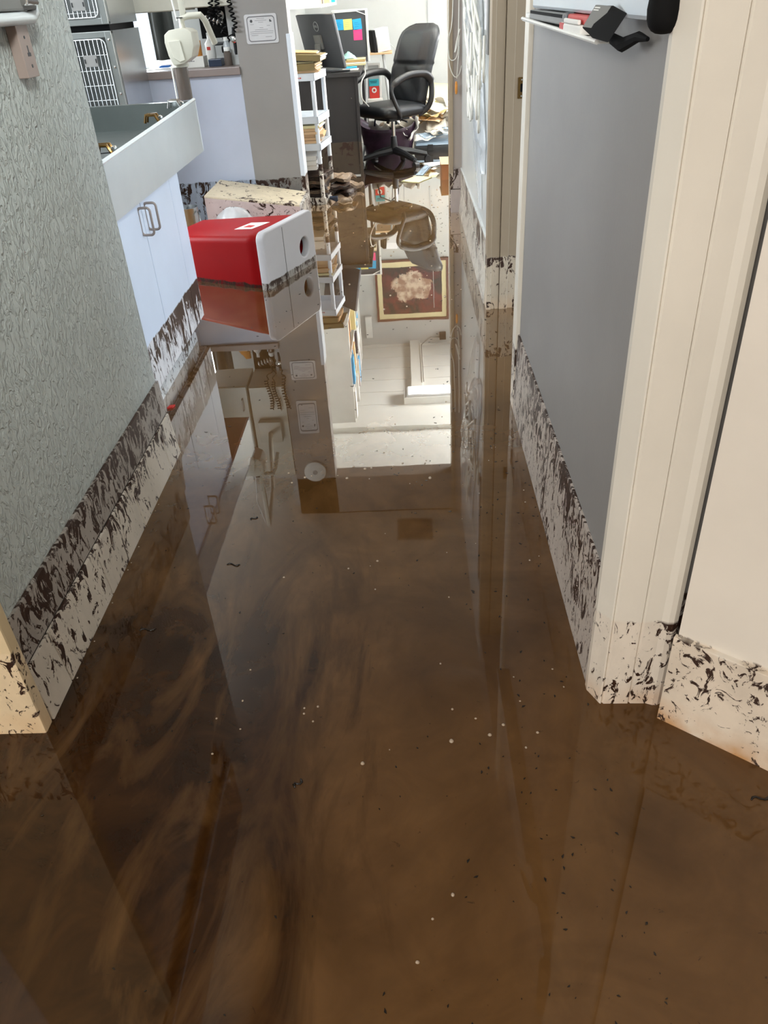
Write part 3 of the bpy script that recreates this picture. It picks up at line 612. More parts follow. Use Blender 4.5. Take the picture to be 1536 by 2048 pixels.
if n_.dot(Vector((0, 0, 1.25))-a_) < 0: n_ = -n_
q_ = lambda u, v, o=.0006: tuple(a_+(b_-a_)*u+(d__-a_)*v+n_*o)
b = MB(); b.prism([q_(.06, .04), q_(.94, .04), q_(.94, .96), q_(.06, .96)], tuple(n_*.0006)); b.build('screen', 'mid_grey', cd)
for v0 in (.12, .22): MB().prism([q_(.12, v0, .0014), q_(.42, v0, .0014), q_(.42, v0+.05, .0014), q_(.12, v0+.05, .0014)], tuple(n_*.0004)).build('marking', 'white_plastic', cd)
b = MB(); b.tube([(.33, 1.40, 1.172), (.335, 1.36, 1.166), (.345, 1.31, 1.178), (.35, 1.28, 1.176)], [.008, .01, .007, .003], 8); tag(b.build('black_cloth', 'seal_black', smooth=True), 'crumpled black rag between tilted device and black handset', 'rag')
hn = thing('handset', 'black rounded handset hanging on the right wall next to the casing', 'handset', (.345, 1.16, 1.19))
MB().tube([(.337, 1.165, 1.187), (.337, 1.165, 1.188), (.337, 1.165, 1.191), (.337, 1.165, 1.196), (.337, 1.165, 1.203), (.337, 1.165, 1.214), (.338, 1.165, 1.24), (.342, 1.17, 1.5)], [.004, .010, .0155, .0195, .022, .023, .021, .020], 20).build('body', 'seal_black', hn, smooth=True)
MB().box(.352, .365, 1.15, 1.18, 1.3, 1.4).build('cradle', 'black_plastic', hn)

sp_ = thing('strike_plate', 'worn metal strike plate set in the right door jamb', 'strike plate', (.482, 3.527, .905))
b = MB(); plate(b, rrect(.030, .076, .003, 3), [rrect(.010, .030, .004, 4)], .002, basis((.482, 3.5265, .905), (1, 0, 0), (0, 0, 1))); b.build('plate', 'brass_clip', sp_)
MB().box(.477, .487, 3.5262, 3.5268, .89, .92).build('latch_hole', 'seal_black', sp_)
MB().lathe([(.003, 0), (.003, .001)], (.482, 3.5255, .934), (0, -1, 0), 8).build('screw', 'steel', sp_); MB().lathe([(.003, 0), (.003, .001)], (.482, 3.5255, .876), (0, -1, 0), 8).build('screw', 'steel', sp_)

# ------------------------------------------------------------------ plastic bag of tubing on the far right wall
tb = thing('tubing_bag', 'clear plastic bag stuffed with white tubing hanging on the far right wall', 'plastic bag', (.36, 4.4, 1.6))
def bagf(u, v):
    z = 1.75-1.22*v; yc = 4.62-.75*v*v; hw = .42*(1-.55*v**2.5)*(.75+.25*math.sin(v*3.1)); a = 2*math.pi*u
    if v > .9: hw *= max(.08, 1-(v-.9)*7)
    y = yc+hw*math.cos(a)+.03*nz(u*4, v*7, 0, 1, 2); th = .055*(1-.5*v)*(1 if v < .92 else .5)
    return (.372-th*max(0., math.sin(a))-.012*max(0, math.sin(a))*(nz(y*9, z*6, 0, 1, 5)+nz(y*22, z*12, 0, 1, 9)) - .001, y, z)
MB().grid(bagf, 44, 50, True).build('bag', 'clear_plastic', tb, smooth='all')
for k in range(20):
    y0 = 4.25+.75*random.random(); pts = []; ph = random.random()*6; le = .42+.25*random.random()
    for i in range(22):
        v = i/21; pts.append((.338+.012*math.sin(ph+v*9), y0-.55*v*v+.05*math.sin(v*7+ph), 1.55-le*1.25*v))
    if k % 2: e = pts[-1]; pts += [(e[0]-.005, e[1]-.03, e[2]-.015), (e[0]-.008, e[1]-.05, e[2]+.03), (e[0]-.004, e[1]-.02, e[2]+.15)]
    MB().tube(pts, .006, 6).build('tube', 'tubing', tb, smooth='all')
def film(u, v):   # loose lower bag hanging over the wall
    z = 1.15-.80*v; y = 4.66-.62*v+(u-.5)*(.62-.45*v*v)
    return (.368-.018*math.sin(math.pi*u)**.6*(1-.4*v)-.004*nz(y*12, z*9, 0, 1, 8), y, z)
MB().grid(film, 18, 26).build('loose_film', 'clear_plastic', tb, smooth='all')
pn = thing('wall_chart', 'grey framed chart edge on the far right wall beside the door casing', 'frame', (.36, 3.63, 1.02))
MB().box(.352, .3745, 3.62, 3.68, 1.02, 1.7, .002).build('frame', 'mid_grey', pn); MB().box(.360, .3745, 3.68, 3.86, 1.10, 1.7).build('sheet', 'paper_grey', pn)

def cord(name, lab, pts, r, mat='tubing', cat='cable', group=None):
    # smooth path through the points
    P = [Vector(p) for p in pts]; out = []
    for i in range(len(P)-1):
        p0, p1, p2, p3 = P[max(i-1, 0)], P[i], P[i+1], P[min(i+2, len(P)-1)]
        for k in range(8):
            t = k/8; out.append(.5*((2*p1)+(p2-p0)*t+(2*p0-5*p1+4*p2-p3)*t*t+(3*p1-3*p2+p3-p0)*t**3))
    out.append(P[-1]); return tag(MB().tube(out, r, 6).build(name, mat, smooth='all'), lab, cat, group)
cord('white_cable', 'long white cable looping lowest down the wall post', [(.30, 5.44, 1.5), (.293, 5.44, 1.10), (.289, 5.44, .98), (.30, 5.44, .86), (.33, 5.44, .80), (.358, 5.44, .815), (.37, 5.42, .86)], .003)
cord('white_cable', 'white cable ending in a shallow loop at mid post', [(.325, 5.445, 1.5), (.318, 5.445, 1.12), (.295, 5.445, 1.0), (.300, 5.445, .90), (.335, 5.445, .895), (.352, 5.43, .95), (.357, 5.43, 1.02)], .003)
cord('white_cable', 'white cable hanging straight beside the plastic bag', [(.355, 5.43, 1.5), (.356, 5.43, 1.2), (.350, 5.43, 1.0), (.330, 5.43, .93), (.340, 5.43, .98), (.360, 5.42, 1.05)], .0035)
oc = thing('orange_plug_cord', 'short white lead with an orange tipped plug on the post', 'cable', (.34, 5.43, .72))
MB().tube([(.358, 5.435, .96), (.35, 5.435, .88), (.342, 5.435, .79)], .003, 6).build('lead', 'tubing', oc, smooth='all')
MB().lathe([(.004, 0), (.008, .01), (.008, .055), (.005, .07)], (.339, 5.435, .705)).build('plug', 'orange', oc, smooth=True)
cord('hanging_wire', 'thin grey wire hanging down the back office wall', [(.30, 9.29, 2.0), (.295, 9.29, 1.2), (.29, 9.29, .9), (.27, 9.28, .6)], .004, 'light_grey')

# ------------------------------------------------------------------ fallen red bin and neighbours
O = Vector((-.722, 3.965, 0)); v_ = Vector((.372, .928, 0)).normalized(); u_ = Vector((-.928, .372, 0)).normalized(); k_ = Vector((0, 0, 1))
def bp(s, t, z): return tuple(O+v_*s+u_*t+k_*z)
bn = thing('trash_bin', 'red trash bin lying on its side in the water with grey swing lid', 'trash bin', tuple(O+u_*.3+v_*.25))
sec0 = [(s, z) for s, z in rrect(.50, .305, .035, 4)]; sec1 = [(s, z) for s, z in rrect(.40, .25, .03, 4)]
b = MB(); rings = []
for t, kx, kz, cz in ((.035, 1, 1, .112), (.12, .985, .985, .110), (.66, .80, .82, .096)):
    rings.append([b.bm.verts.new(bp(.262+s*kx, t, cz+z*kz)) for s, z in sec0])
for A, B in zip(rings, rings[1:]):
    for j in range(len(A)): b.bm.faces.new((A[j], A[(j+1) % len(A)], B[(j+1) % len(A)], B[j]))
b.bm.faces.new(rings[-1]); b.build('body', 'bin_red', bn, smooth=True, solid=.004, angle=50)
b = MB(); M_ = basis(bp(.262, .022, .117), v_, k_)
o2 = rrect(.53, .325, .035, 5); hole = circ(.150, -.005, .060)
plate(b, [(p[0]-.0, p[1]) for p in o2], [hole], .044, M_, .008)
ld = b.build('swing_lid', 'bin_lid', bn, smooth=True); ld['label'] = 'grey swing lid with round hole'
Mc = basis(bp(.262, -.0005, .117), v_, k_)
MB().box(-.0745, -.0725, -.155, .155, -.001, .002, 0, Mc).build('crease', 'mid_grey', ld)
b = MB(); b.box(-.066, .022, -.07, .07, 0, .006, .001, basis(bp(.402, .075, .117), (v_-.5*u_).normalized(), k_)); b.build('flap', 'cream_paper', bn)
tp = lambda s, t: bp(s, t, .112+.1525*(1-.0*t)-.0)
def topz(t): return .112+.1525*(1+(.82-1)*(t-.035)/.625)+(.096-.112)*(t-.035)/.625+.003
q = [(.17, .17), (.31, .14), (.31, .26), (.17, .28)]
stc = MB(); stc.prism([bp(s, t, topz(t)+.0015) for s, t in q], (0, 0, .001)); stc.build('sticker', 'white_paper', bn)['label'] = 'white warning sticker on top face'
stc = MB(); stc.prism([bp(s, t, topz(t)+.003) for s, t in [(.20, .195), (.24, .19), (.25, .235), (.21, .25)]], (0, 0, .0006)); stc.build('sticker_mark', 'red_print', bn)

pa = thing('steel_pail', 'small stainless pail standing between cabinet and red bin', 'pail', (-1.335, 4.92, 0))
MB().lathe([(.045, FB), (.050, FB+.003), (.062, .23), (.066, .236), (.060, .236), (.047, -.03), (0, -.03)], (-1.335, 4.92, 0), (0, 0, 1), 28).build('body', 'steel', pa, smooth=True)
MB().tube([(-1.27, 4.90, .21), (-1.25, 4.86, .15), (-1.262, 4.86, .08), (-1.285, 4.9, .07)], .004, 6).build('handle', 'steel_dark', pa, smooth='all')
cb = MB(); cb.grid(lambda u, v: (-1.075+.165*math.cos(2*math.pi*u)*math.cos(v*1.5)+.012*nz(u*8, v*5, 0, 1, 1), 5.0+.11*math.sin(2*math.pi*u)*math.cos(v*1.5), -.03+.235*math.sin(v*1.5)+.010*nz(u*9, v*9, 1)), 36, 16, True)
tag(cb.build('clear_bag', 'clear_plastic', smooth='all'), 'puffed clear plastic bag behind the red bin', 'plastic bag')
bx = thing('drawer_box', 'cream and pink mud-spattered drawer box overturned before the pillar', 'box', (-1.0, 5.25, 0))
H8 = [(-1.262, 5.08, FB), (-.668, 5.08, FB), (-.660, 5.42, FB), (-1.30, 5.46, FB), (-1.262, 5.08, .262), (-.668, 5.08, .178), (-.655, 5.42, .188), (-1.23, 5.46, .285)]
b = MB(); b.hexa([H8[0], H8[1], H8[2], H8[3]]+[(p[0], p[1], p[2]-.012) for p in H8[4:]], .003); b.build('body', 'bench_pink', bx)
b = MB(); b.hexa([(p[0], p[1], p[2]-.012) for p in H8[4:]]+list(H8[4:]), .002); b.build('panel', 'bench_cream', bx)['label'] = 'cream stained top panel'
b = MB(); b.hexa([(-.668, 5.075, FB), (-.645, 5.075, FB), (-.640, 5.43, FB), (-.66, 5.43, FB), (-.668, 5.075, .182), (-.648, 5.075, .180), (-.640, 5.43, .19), (-.66, 5.43, .19)], .003); b.build('end_face', 'resin_white', bx)
tag(MB().prism([(-.925, 2.60, .001), (-.905, 2.605, .001), (-.90, 2.625, .001), (-.92, 2.62, .001)], (0, 0, .006)).build('red_scrap', 'red_print'), 'tiny red scrap floating by the cabinet base corner', 'scrap')

# ------------------------------------------------------------------ resin shelving unit and files
sh = thing('shelving_unit', 'white resin shelving unit loaded with folders behind the pillar', 'shelf', (-.580, 5.885, 0), R(-8))
X0, X1, Y0, Y1 = -.33, 0, 0, .36
for x in (X0+.02, X1-.02):
    for y in (Y0+.02, Y1-.02):
        MB().lathe([(.019, FB), (.019, .04), (.0155, .05), (.0155, .80)], (x, y, 0), (0, 0, 1), 12).build('post', 'resin_white', sh, world=False, smooth=True)
for z in (.835, .575, .405, .045):
    b = MB(); b.box(X0, X1, Y0, Y1, z-.006, z, .002).box(X0, X1, Y0, Y0+.012, z-.045, z, .003).box(X0, X1, Y1-.012, Y1, z-.045, z, .003).box(X0, X0+.012, Y0, Y1, z-.045, z, .003).box(X1-.012, X1, Y0, Y1, z-.045, z, .003)
    b.build('shelf_board', 'resin_white', sh, world=False)
b = MB()
for k in range(9): b.box(-.24+k*.017, -.228+k*.017, -.0012, .0, .806, .813)
b.build('print_mark', 'red_print', sh, world=False)
def folder(lab, x0, x1, y0, y1, z, h, rot, mat, edge, group, tilt=0, roll=0):
    t = thing('file_folder', lab, 'folder', (x0, y0, z), 0, group); t.rotation_euler = (roll, tilt, rot)
    wd, dp = x1-x0, y1-y0
    b = MB(); b.box(0, wd, 0, dp, 0, .0025, .0006).box(0, wd, 0, dp, h-.0025, h, .0006).box(0, .003, 0, dp, 0, h); b.box(wd*.0, wd, -.001, .002, 0, h*.96); b.build('cover', mat, t, world=False)
    b = MB(); n = max(3, int(h/.006))
    for i in range(n):
        z0 = .003+(h-.006)*i/n; e = random.uniform(-.006, .014); b.box(.004, wd+e, .003+random.uniform(0, .006), dp-.004, z0, z0+(h-.006)/n*.8)
    b.build('pages', edge, t, world=False)
G = 'folders on the top of the white shelving unit'
folder('thin manila folder, lowest on the shelving unit top', -.86, -.555, 5.90, 6.16, .836, .014, R(3), 'manila', 'manila', G)
folder('thick olive folder, second from bottom on the shelving top', -.87, -.570, 5.91, 6.15, .851, .040, R(-5), 'olive_kraft', 'manila', G)
folder('thin cream folder sandwiched between the two thick olive folders', -.87, -.585, 5.92, 6.16, .892, .008, R(4), 'cream_paper', 'white_paper', G)
folder('thick olive folder tilted on top of the shelving stack', -.88, -.530, 5.91, 6.17, .925, .036, R(-4), 'olive_kraft', 'white_paper', G, R(4))
folder('kraft folder, topmost of the shelving stack', -.88, -.56, 5.94, 6.19, .965, .006, R(2), 'kraft', 'white_paper', G, R(4))
G = 'manila folders on the middle shelf'
for k in range(6):
    folder(('manila folder, bottom one of the middle shelf pile', 'manila folder, second from bottom on the middle shelf', 'manila folder, third from bottom on the middle shelf', 'manila folder, fourth from bottom on the middle shelf', 'manila folder, fifth from bottom on the middle shelf', 'cream folder on top of the middle shelf pile')[k],
           -.86, -.585+random.uniform(-.01, .03), 5.91, 6.18, .4065+k*.019, .017, R(random.uniform(-4, 4)), 'manila' if k < 5 else 'cream_paper', 'white_paper' if k % 2 else 'manila', G)
G = 'white books on the low shelf'
for k in range(3): folder(('white book, bottom one between mud and middle shelf', 'white book in the middle of the low shelf pile', 'white book on top of the low shelf pile')[k], -.85, -.625, 5.915, 6.17, .232+k*.031, .029, R(random.uniform(-3, 3)), 'white_paper', 'paper_grey', G)
def warped(lab, cx, cy, z, wd, dp, h, rot, mat, group, sd, amp=.02):
    t = thing('soaked_file', lab, 'file', (cx, cy, z), rot, group); n = 10
    def f(uu, vv, top): x = (uu-.5)*wd; y = (vv-.5)*dp; return (x+.01*nz(uu*3, vv*9, sd), y+.01*nz(uu*8, vv*2, sd+3), (h if top else 0)+amp*max(-.25, nz(uu*2.2, vv*2.2, sd))+.006*nz(uu*9, vv*9, sd))
    b = MB(); b.grid(lambda a, c: f(a, c, True), n, n); b.build('cover', mat, t, world=False, smooth=True, solid=.003)
    b = MB()
    for k in range(3): zz = h*(k+.3)/3.4; b.grid(lambda a, c: (f(a, c, False)[0]*1.04, f(a, c, False)[1]*1.03, f(a, c, False)[2]+zz), n, n)
    b.build('pages', 'soaked_edge' if sd % 2 else 'soaked_file', t, world=False, smooth=True, solid=.004)
G = 'soaked files slumped under the lowest shelf'
labs = ['soaked black-brown file, lowest of the slumped pile in the shelving', 'soaked file, second layer of the pile in the shelving', 'soaked file, third layer of the pile in the shelving', 'soaked file, fourth layer of the pile in the shelving', 'soaked file, fifth layer of the pile in the shelving', 'soaked file on top of the slumped shelving pile']
for k in range(6): warped(labs[k], -.72+.012*(k % 2), 6.06, .01+k*.031, .27+.02*(k % 3), .26, .024, R(random.uniform(-8, 8)), 'soaked_file', G, k+1)
G = 'soaked files spilling right of the shelving'
labs = ['soaked file spilled right of the shelving, nearest the camera', 'muddy file fanned out low beside the shelving legs', 'curled muddy sheet bundle pointing at the desk', 'dark soaked file leaning on the shelving side', 'muddy file on top of the spill beside the shelving']
for k, (x, y, z, a) in enumerate(((-.50, 6.02, -.02, 20), (-.48, 6.25, .0, -15), (-.45, 6.38, .025, 40), (-.50, 6.2, .06, 10), (-.49, 6.28, .095, -25))): warped(labs[k], x, y, z, .16, .20, .02, R(a), 'soaked_file' if k % 2 else 'soaked_edge', G, k+11, .04)
tag(MB().box(-.56, -.50, 5.97, 6.02, .0, .03, .003).build('navy_binder_corner', 'navy'), 'dark navy binder corner poking from the soaked pile', 'binder')

# ------------------------------------------------------------------ desk, monitor and desk items
dk = thing('desk', 'black office desk with mud-stained end panel', 'desk', (-.64, 7.4, 0))
MB().box(-.945, -.318, 6.87, 8.15, .727, .756, .002).build('desktop', 'black_desk', dk)
MB().box(-.90, -.368, 6.90, 6.925, .01, .727, .001).build('end_panel', 'desk_panel', dk)
for y in (6.885, 8.10): MB().box(-.366, -.342, y, y+.035, FB, .727, .002).build('leg', 'desk_panel', dk)
MB().box(-.93, -.905, 6.885, 8.13, FB, .727).build('back_panel', 'black_desk', dk)
MB().tube([(-.36, 6.90, .08), (-.36, 8.1, .08)], .012, 8).build('foot_rail', 'steel_dark', dk)
b = MB(); b.lathe([(.005, 0), (.006, .004), (.003, .008)], (-.40, 6.90, .575), (0, -1, 0), 10); b.build('cap_screw', 'chrome', dk)

mo = thing('monitor', 'large black monitor on the desk seen from behind', 'monitor', (-.66, 7.1, .756))
A = Vector((-.425, 6.90, .785)); wv = Vector((-.60, .80, 0)).normalized(); tv = (Vector((0, 0, 1))+.26*Vector((-.8, -.35, 0))).normalized()
Mm = basis(A+wv*.265+tv*.185, wv, tv)     # z axis of this frame = panel normal
zn = (wv.cross(tv)).normalized()           # points towards the camera side or away
sgn = -1 if zn.y > 0 else 1
b = MB(); b.box(-.27, .27, -.185, .185, -.012, .012, .006, Mm); b.build('housing', 'dark_grey', mo, smooth=True)
b = MB(); b.box(-.26, .26, -.172, .178, -sgn*.0125-.001, -sgn*.0125+.001, 0, Mm); b.build('screen', 'seal_black', mo)
b = MB(); b.box(-.05, .05, -.05, .05, min(sgn*.012, sgn*.030), max(sgn*.012, sgn*.030), .004, Mm); b.build('mount_plate', 'mid_grey', mo)
b = MB(); b.prism([tuple(Mm @ Vector(p)) for p in ((-.035, -.01, sgn*.03), (.035, -.01, sgn*.03), (.045, -.20, sgn*.075), (-.045, -.20, sgn*.075))], tuple(zn*sgn*.014), .003); b.build('stand_neck', 'mid_grey', mo)
b = MB(); cpt = Mm @ Vector((0, -.2, sgn*.08)); b.lathe([(.11, 0), (.11, .008), (.03, .014)], (cpt.x, cpt.y, .756), (0, 0, 1), 28); b.build('stand_base', 'dark_grey', mo, smooth=True)
b = MB(); Ml = basis(Mm @ Vector((0, .105, sgn*.0128)), -wv if sgn < 0 else -wv, tv)
b.tube([tuple(Ml @ Vector((x, y, 0))) for x, y in circ(0, 0, .032, 28)], .002, 6, closed=True); b.build('logo_ring', 'light_grey', mo)
Mt = basis(Mm @ Vector((0, .105, sgn*.0130)), -wv, tv)
if (Mt.to_3x3() @ Vector((0, 0, 1))).y > 0: Mt = basis(Mm @ Vector((0, .105, sgn*.0130)), wv, tv)
text('logo_lettering', 'DELL', .022, 'light_grey', Mt, mo)

fb = thing('file_holder', 'charcoal upright folder with white edges on the desk back', 'folder', (-.42, 7.95, .756))
MB().box(-.585, -.292, 7.94, 7.955, .80, 1.140, .002).build('panel', 'dark_grey', fb)
b = MB(); b.box(-.290, -.272, 7.925, 7.955, .757, .95, .002).box(-.290, -.272, 7.925, 7.955, .96, 1.11, .002).box(-.585, -.272, 7.958, 7.966, .757, 1.152, .002); b.build('white_edge', 'white_plastic', fb)
MB().tube([(-.58, 7.932, 1.135), (-.37, 7.932, 1.138), (-.285, 7.932, 1.105)], .004, 6).build('edge_strip', 'white_plastic', fb)
MB().box(-.585, -.29, 7.90, 7.955, .757, .80, .002).build('base', 'dark_grey', fb)
for x, z, a, mt_, lab in ((-.525, 1.045, 0, 'note_blue', 'blue sticky note, left one beside the monitor edge'), (-.448, 1.043, 1, 'note_yellow', 'yellow sticky note between the two blue ones'), (-.366, 1.040, 5, 'note_blue', 'blue sticky note with handwriting, tilted, above the pink one'), (-.366, .962, 0, 'note_pink', 'pink sticky note below the right blue note')):
    t = thing('sticky_note', lab, 'sticky note', (x, 7.938, z), 0, 'sticky notes on the charcoal folder'); Ms = basis((x, 7.9385, z), (math.cos(R(a)), 0, math.sin(R(a))), (-math.sin(R(a)), 0, math.cos(R(a))))
    MB().box(-.038, .038, -.040, .040, -.0006, .0006, 0, Ms).build('paper', mt_, t)
    b = MB()
    for k in range(3): b.box(-.028, .01+.012*(k % 2), .012-.014*k, .0135-.014*k, .0007, .0011, 0, Ms)
    b.build('writing', 'ink_grey' if mt_ != 'note_blue' else 'navy', t)
tag(MB().box(-.47, -.34, 7.02, 7.16, .757, .762).build('paper_sheet', 'white_paper'), 'white sheet on the desk corner by the monitor', 'paper')
tag(MB().box(-.45, -.36, 7.20, 7.30, .757, .768, .003).build('note_pad', 'note_blue'), 'pale blue pad behind the monitor foot', 'notepad')
kb = MB(); kb.box(-.55, -.40, 6.93, 7.02, .757, .768, .004); tag(kb.build('keyboard_edge', 'black_plastic'), 'black flat device under the monitor corner', 'keyboard')
for k in range(4): tag(MB().box(-.49+.01*k, -.30, 7.50+.02*k, 7.72, .7575+k*.012, .767+k*.012, .001).build('paper_stack', ('cream_paper', 'white_paper', 'kraft', 'cream_paper')[k]), ('cream folder, bottom of the pile before the charcoal folder', 'white sheets, second in the pile before the charcoal folder', 'kraft folder, third in the pile before the charcoal folder', 'cream sheet on top of the pile before the charcoal folder')[k], 'paper', 'papers piled on the desk')
cr = MB(); cr.grid(lambda u, v: (-.44+.07*math.cos(2*math.pi*u)*(1-v*.9), 7.62+.05*math.sin(2*math.pi*u)*(1-v*.9), .806+.05*v+.012*nz(u*7, v*5, 2)), 20, 6, True)
tag(cr.build('tissue', 'mint', smooth='all'), 'crumpled mint green tissue on the desk papers', 'tissue')

# side table with speaker, tower, packet
tb2 = thing('side_table', 'small light wood table with thin metal legs behind the desk', 'table', (-.21, 8.35, 0))
MB().box(-.36, -.075, 8.22, 8.52, .785, .800, .003).build('top', 'wood_light', tb2)
for x, y, dx_ in ((-.16, 8.26, .08), (-.32, 8.26, -.05), (-.16, 8.48, .08), (-.32, 8.48, -.05)): MB().tube([(x, y, .785), (x+dx_, y, FB)], .012, 8).build('leg', 'light_grey', tb2)
spk = thing('speaker', 'silver grey speaker with black side on the small wood table', 'speaker', (-.175, 8.35, .80), R(22)); 
Ms = Matrix.Rotation(R(-7), 4, 'Y')
MB().box(-.055, .075, -.06, .06, .004, .19, .006, Ms).build('cabinet', 'paper_grey', spk, world=False); MB().box(-.085, -.055, -.06, .06, .004, .185, .003, Ms).build('side_panel', 'seal_black', spk, world=False)
MB().box(-.050, .070, -.0625, -.0605, .02, .13, .001, Ms).build('grille', 'light_grey', spk, world=False)
b = MB(); b.lathe([(.005, 0), (.005, .002)], (.055, -.0625, .045), (0, -1, 0), 10, Ms); b.build('power_light', 'white_plastic', spk, world=False)
MB().tube([(-.10, 8.42, .86), (-.05, 8.40, .82), (-.02, 8.38, .65), (-.01, 8.38, .3)], .004, 6).build('cord', 'light_grey', spk)
tw = thing('computer_tower', 'white framed tower standing on the floor behind the desk', 'computer', (-.28, 8.65, 0))
MB().box(-.36, -.20, 8.58, 8.95, FB, .70, .004).build('case', 'light_grey', tw); b = MB(); plate(b, rrect(.16, .5, .008, 3), [rrect(.13, .46, .004, 3)], .006, basis((-.28, 8.577, .45), (1, 0, 0), (0, 0, 1))); b.build('frame', 'white_plastic', tw)
pkf = thing('snack_packet', 'aqua and red packet propped against the white tower', 'packet', (-.265, 8.5, .44))
MB().box(-.315, -.220, 8.555, 8.572, .505, .565, .002).build('top_half', 'aqua', pkf); MB().box(-.315, -.220, 8.555, 8.572, .40, .505, .002).build('bottom_half', 'red_print', pkf)
b = MB(); plate(b, circ(0, 0, .024), [circ(0, 0, .012)], .002, basis((-.268, 8.553, .47), (1, 0, 0), (0, 0, 1))); b.build('ring_print', 'white_paper', pkf)
for z0, x0, x1 in ((.545, -.305, -.235), (.532, -.300, -.24)): MB().box(x0, x1, 8.5535, 8.5545, z0, z0+.005).build('text_line', 'navy', pkf)
tag(MB().box(-.335, -.19, 8.45, 8.58, FB, .40, .004).build('carton', 'white_paper'), 'pale carton under the aqua and red packet', 'box')
cord('desk_cable', 'white cable curving down the right side of the desk', [(-.31, 7.6, .76), (-.30, 7.4, .70), (-.325, 7.2, .66), (-.33, 7.15, .55), (-.27, 7.3, .45), (-.25, 7.5, .35)], .005)

# ------------------------------------------------------------------ office chair (local frame, facing -Y)
ch = thing('office_chair', 'black leather high-back office chair standing in the flooded office', 'chair', (-.085, 7.40, 0), R(-51.5))
def cushion(w, d, h, cx, cy, cz, puff=.03, crown=.0, nu=18, nv=18, taper=1.):
    """superellipse pillow: returns MB in local coords"""
    b = MB(); bm2 = bmesh.new(); bmesh.ops.create_cube(bm2, size=2); bmesh.ops.subdivide_edges(bm2, edges=bm2.edges, cuts=9, use_grid_fill=True)
    for v in bm2.verts:
        x, y, z = v.co; e = 5.
        n = (abs(x)**e+abs(y)**e+abs(z)**2.6)**(1/e) or 1
        x, y, z = x/n, y/n, z/max(1., (abs(x)**e+abs(y)**e+abs(z)**e)**(1/e))
        v.co = (x*w/2, y*d/2, z*h/2*(1-.35*(abs(x)**3+abs(y)**3)/2))
    b._merge(bm2, Matrix.Translation((cx, cy, cz))); return b
cushion(.50, .50, .12, 0, -.02, .425).build('seat', 'black_leather', ch, world=False, smooth='all', sub=1)
def backf(u, v, front):   # padded backrest, top leaning backwards (+Y)
    z = .44+.585*v; wd = (.225+.03*math.sin(v*2.6))*(1 if v < .80 else math.sqrt(max(0., 1-((v-.80)/.20)**2))*.55+.45 if v < 1 else .45)
    x = (u-.5)*2*wd; lean = .18+.07*v+.13*v*v
    th = .085*(1-abs(2*u-1)**4)**.5*(1-max(0, v-.92)*9)*(1 if v > .05 else .5)
    seam = -.012*math.exp(-((v-.52)/.02)**2)-.010*math.exp(-((abs(2*u-1)-.66)/.05)**2)*(1 if v > .5 else .4)
    pad = .018*(1 if .55 < v < .93 and abs(2*u-1) < .66 else 0)
    cr = .010*math.sin((u*9+v*16))*(1 if v < .5 else .15)*(1-abs(2*u-1))
    return (x, lean-(th+seam*1+pad*.5+cr if front else -.028*(1-abs(2*u-1)**4)**.5), z)
b = MB(); b.grid(lambda u, v: backf(u, v, True), 28, 34); b.grid(lambda u, v: backf(u, v, False), 28, 34); bmesh.ops.remove_doubles(b.bm, verts=b.bm.verts, dist=.006)
b.build('backrest', 'black_leather', ch, world=False, smooth='all')
for s in (-1, 1):
    X = s*.275
    pts = [(s*.22, -.10, .385), (X, -.14, .42), (X, -.20, .54), (X, -.215, .60), (X, -.17, .645), (X, -.05, .685), (X, .08, .69), (X, .16, .675), (X, .205, .62), (X, .205, .50), (s*.24, .18, .42), (s*.20, .12, .385)]
    P = [Vector(p) for p in pts]; out = []
    for i in range(len(P)-1):
        p0, p1, p2, p3 = P[max(i-1, 0)], P[i], P[i+1], P[min(i+2, len(P)-1)]
        for k in range(5): t = k/5; out.append(.5*((2*p1)+(p2-p0)*t+(2*p0-5*p1+4*p2-p3)*t*t+(3*p1-3*p2+p3-p0)*t**3))
    out.append(P[-1]); MB().tube(out, [.023+.009*(1 if p.z > .63 else 0) for p in out], 10, flat=.75).build('armrest', 'black_plastic', ch, world=False, smooth='all')
MB().box(-.11, .11, -.12, .10, .345, .372, .008).build('mechanism', 'black_plastic', ch, world=False)
MB().lathe([(.016, .2), (.016, .35)], (0, 0, 0), seg=14).build('gas_lift', 'chrome', ch, world=False, smooth=True)
MB().lathe([(.034, .075), (.032, .13), (.026, .21), (.024, .215)], (0, 0, 0), seg=18).build('column_cover', 'black_plastic', ch, world=False, smooth=True)
MB().tube([(.10, -.02, .355), (.20, -.03, .35), (.235, -.03, .345)], [.005, .005, .009], 8).build('lever', 'black_plastic', ch, world=False)
base_dirs = [R(51.5)+a for a in (R(-168), R(-68), R(14), R(-112)+0, R(105))]
for a in (R(188), R(-52), R(12), R(75), R(128)):
    a2 = a+R(51.5); c, s = math.cos(a2), math.sin(a2)
    sp = MB(); sp.tube([(c*.02, s*.02, .10), (c*.15, s*.15, .082), (c*.29, s*.29, .048)], [.034, .027, .020], 8); lg = sp.build('base_leg', 'black_plastic', ch, world=False, smooth=True)
    cs = MB(); cs.lathe([(.026, -.022), (.028, -.018), (.028, .018), (.026, .022)], (c*.30, s*.30, .010), (-s, c, 0), 14); cs.tube([(c*.29, s*.29, .015), (c*.29, s*.29, .05)], .009, 8); cs.build('castor', 'black_plastic', lg, world=False, smooth=True)

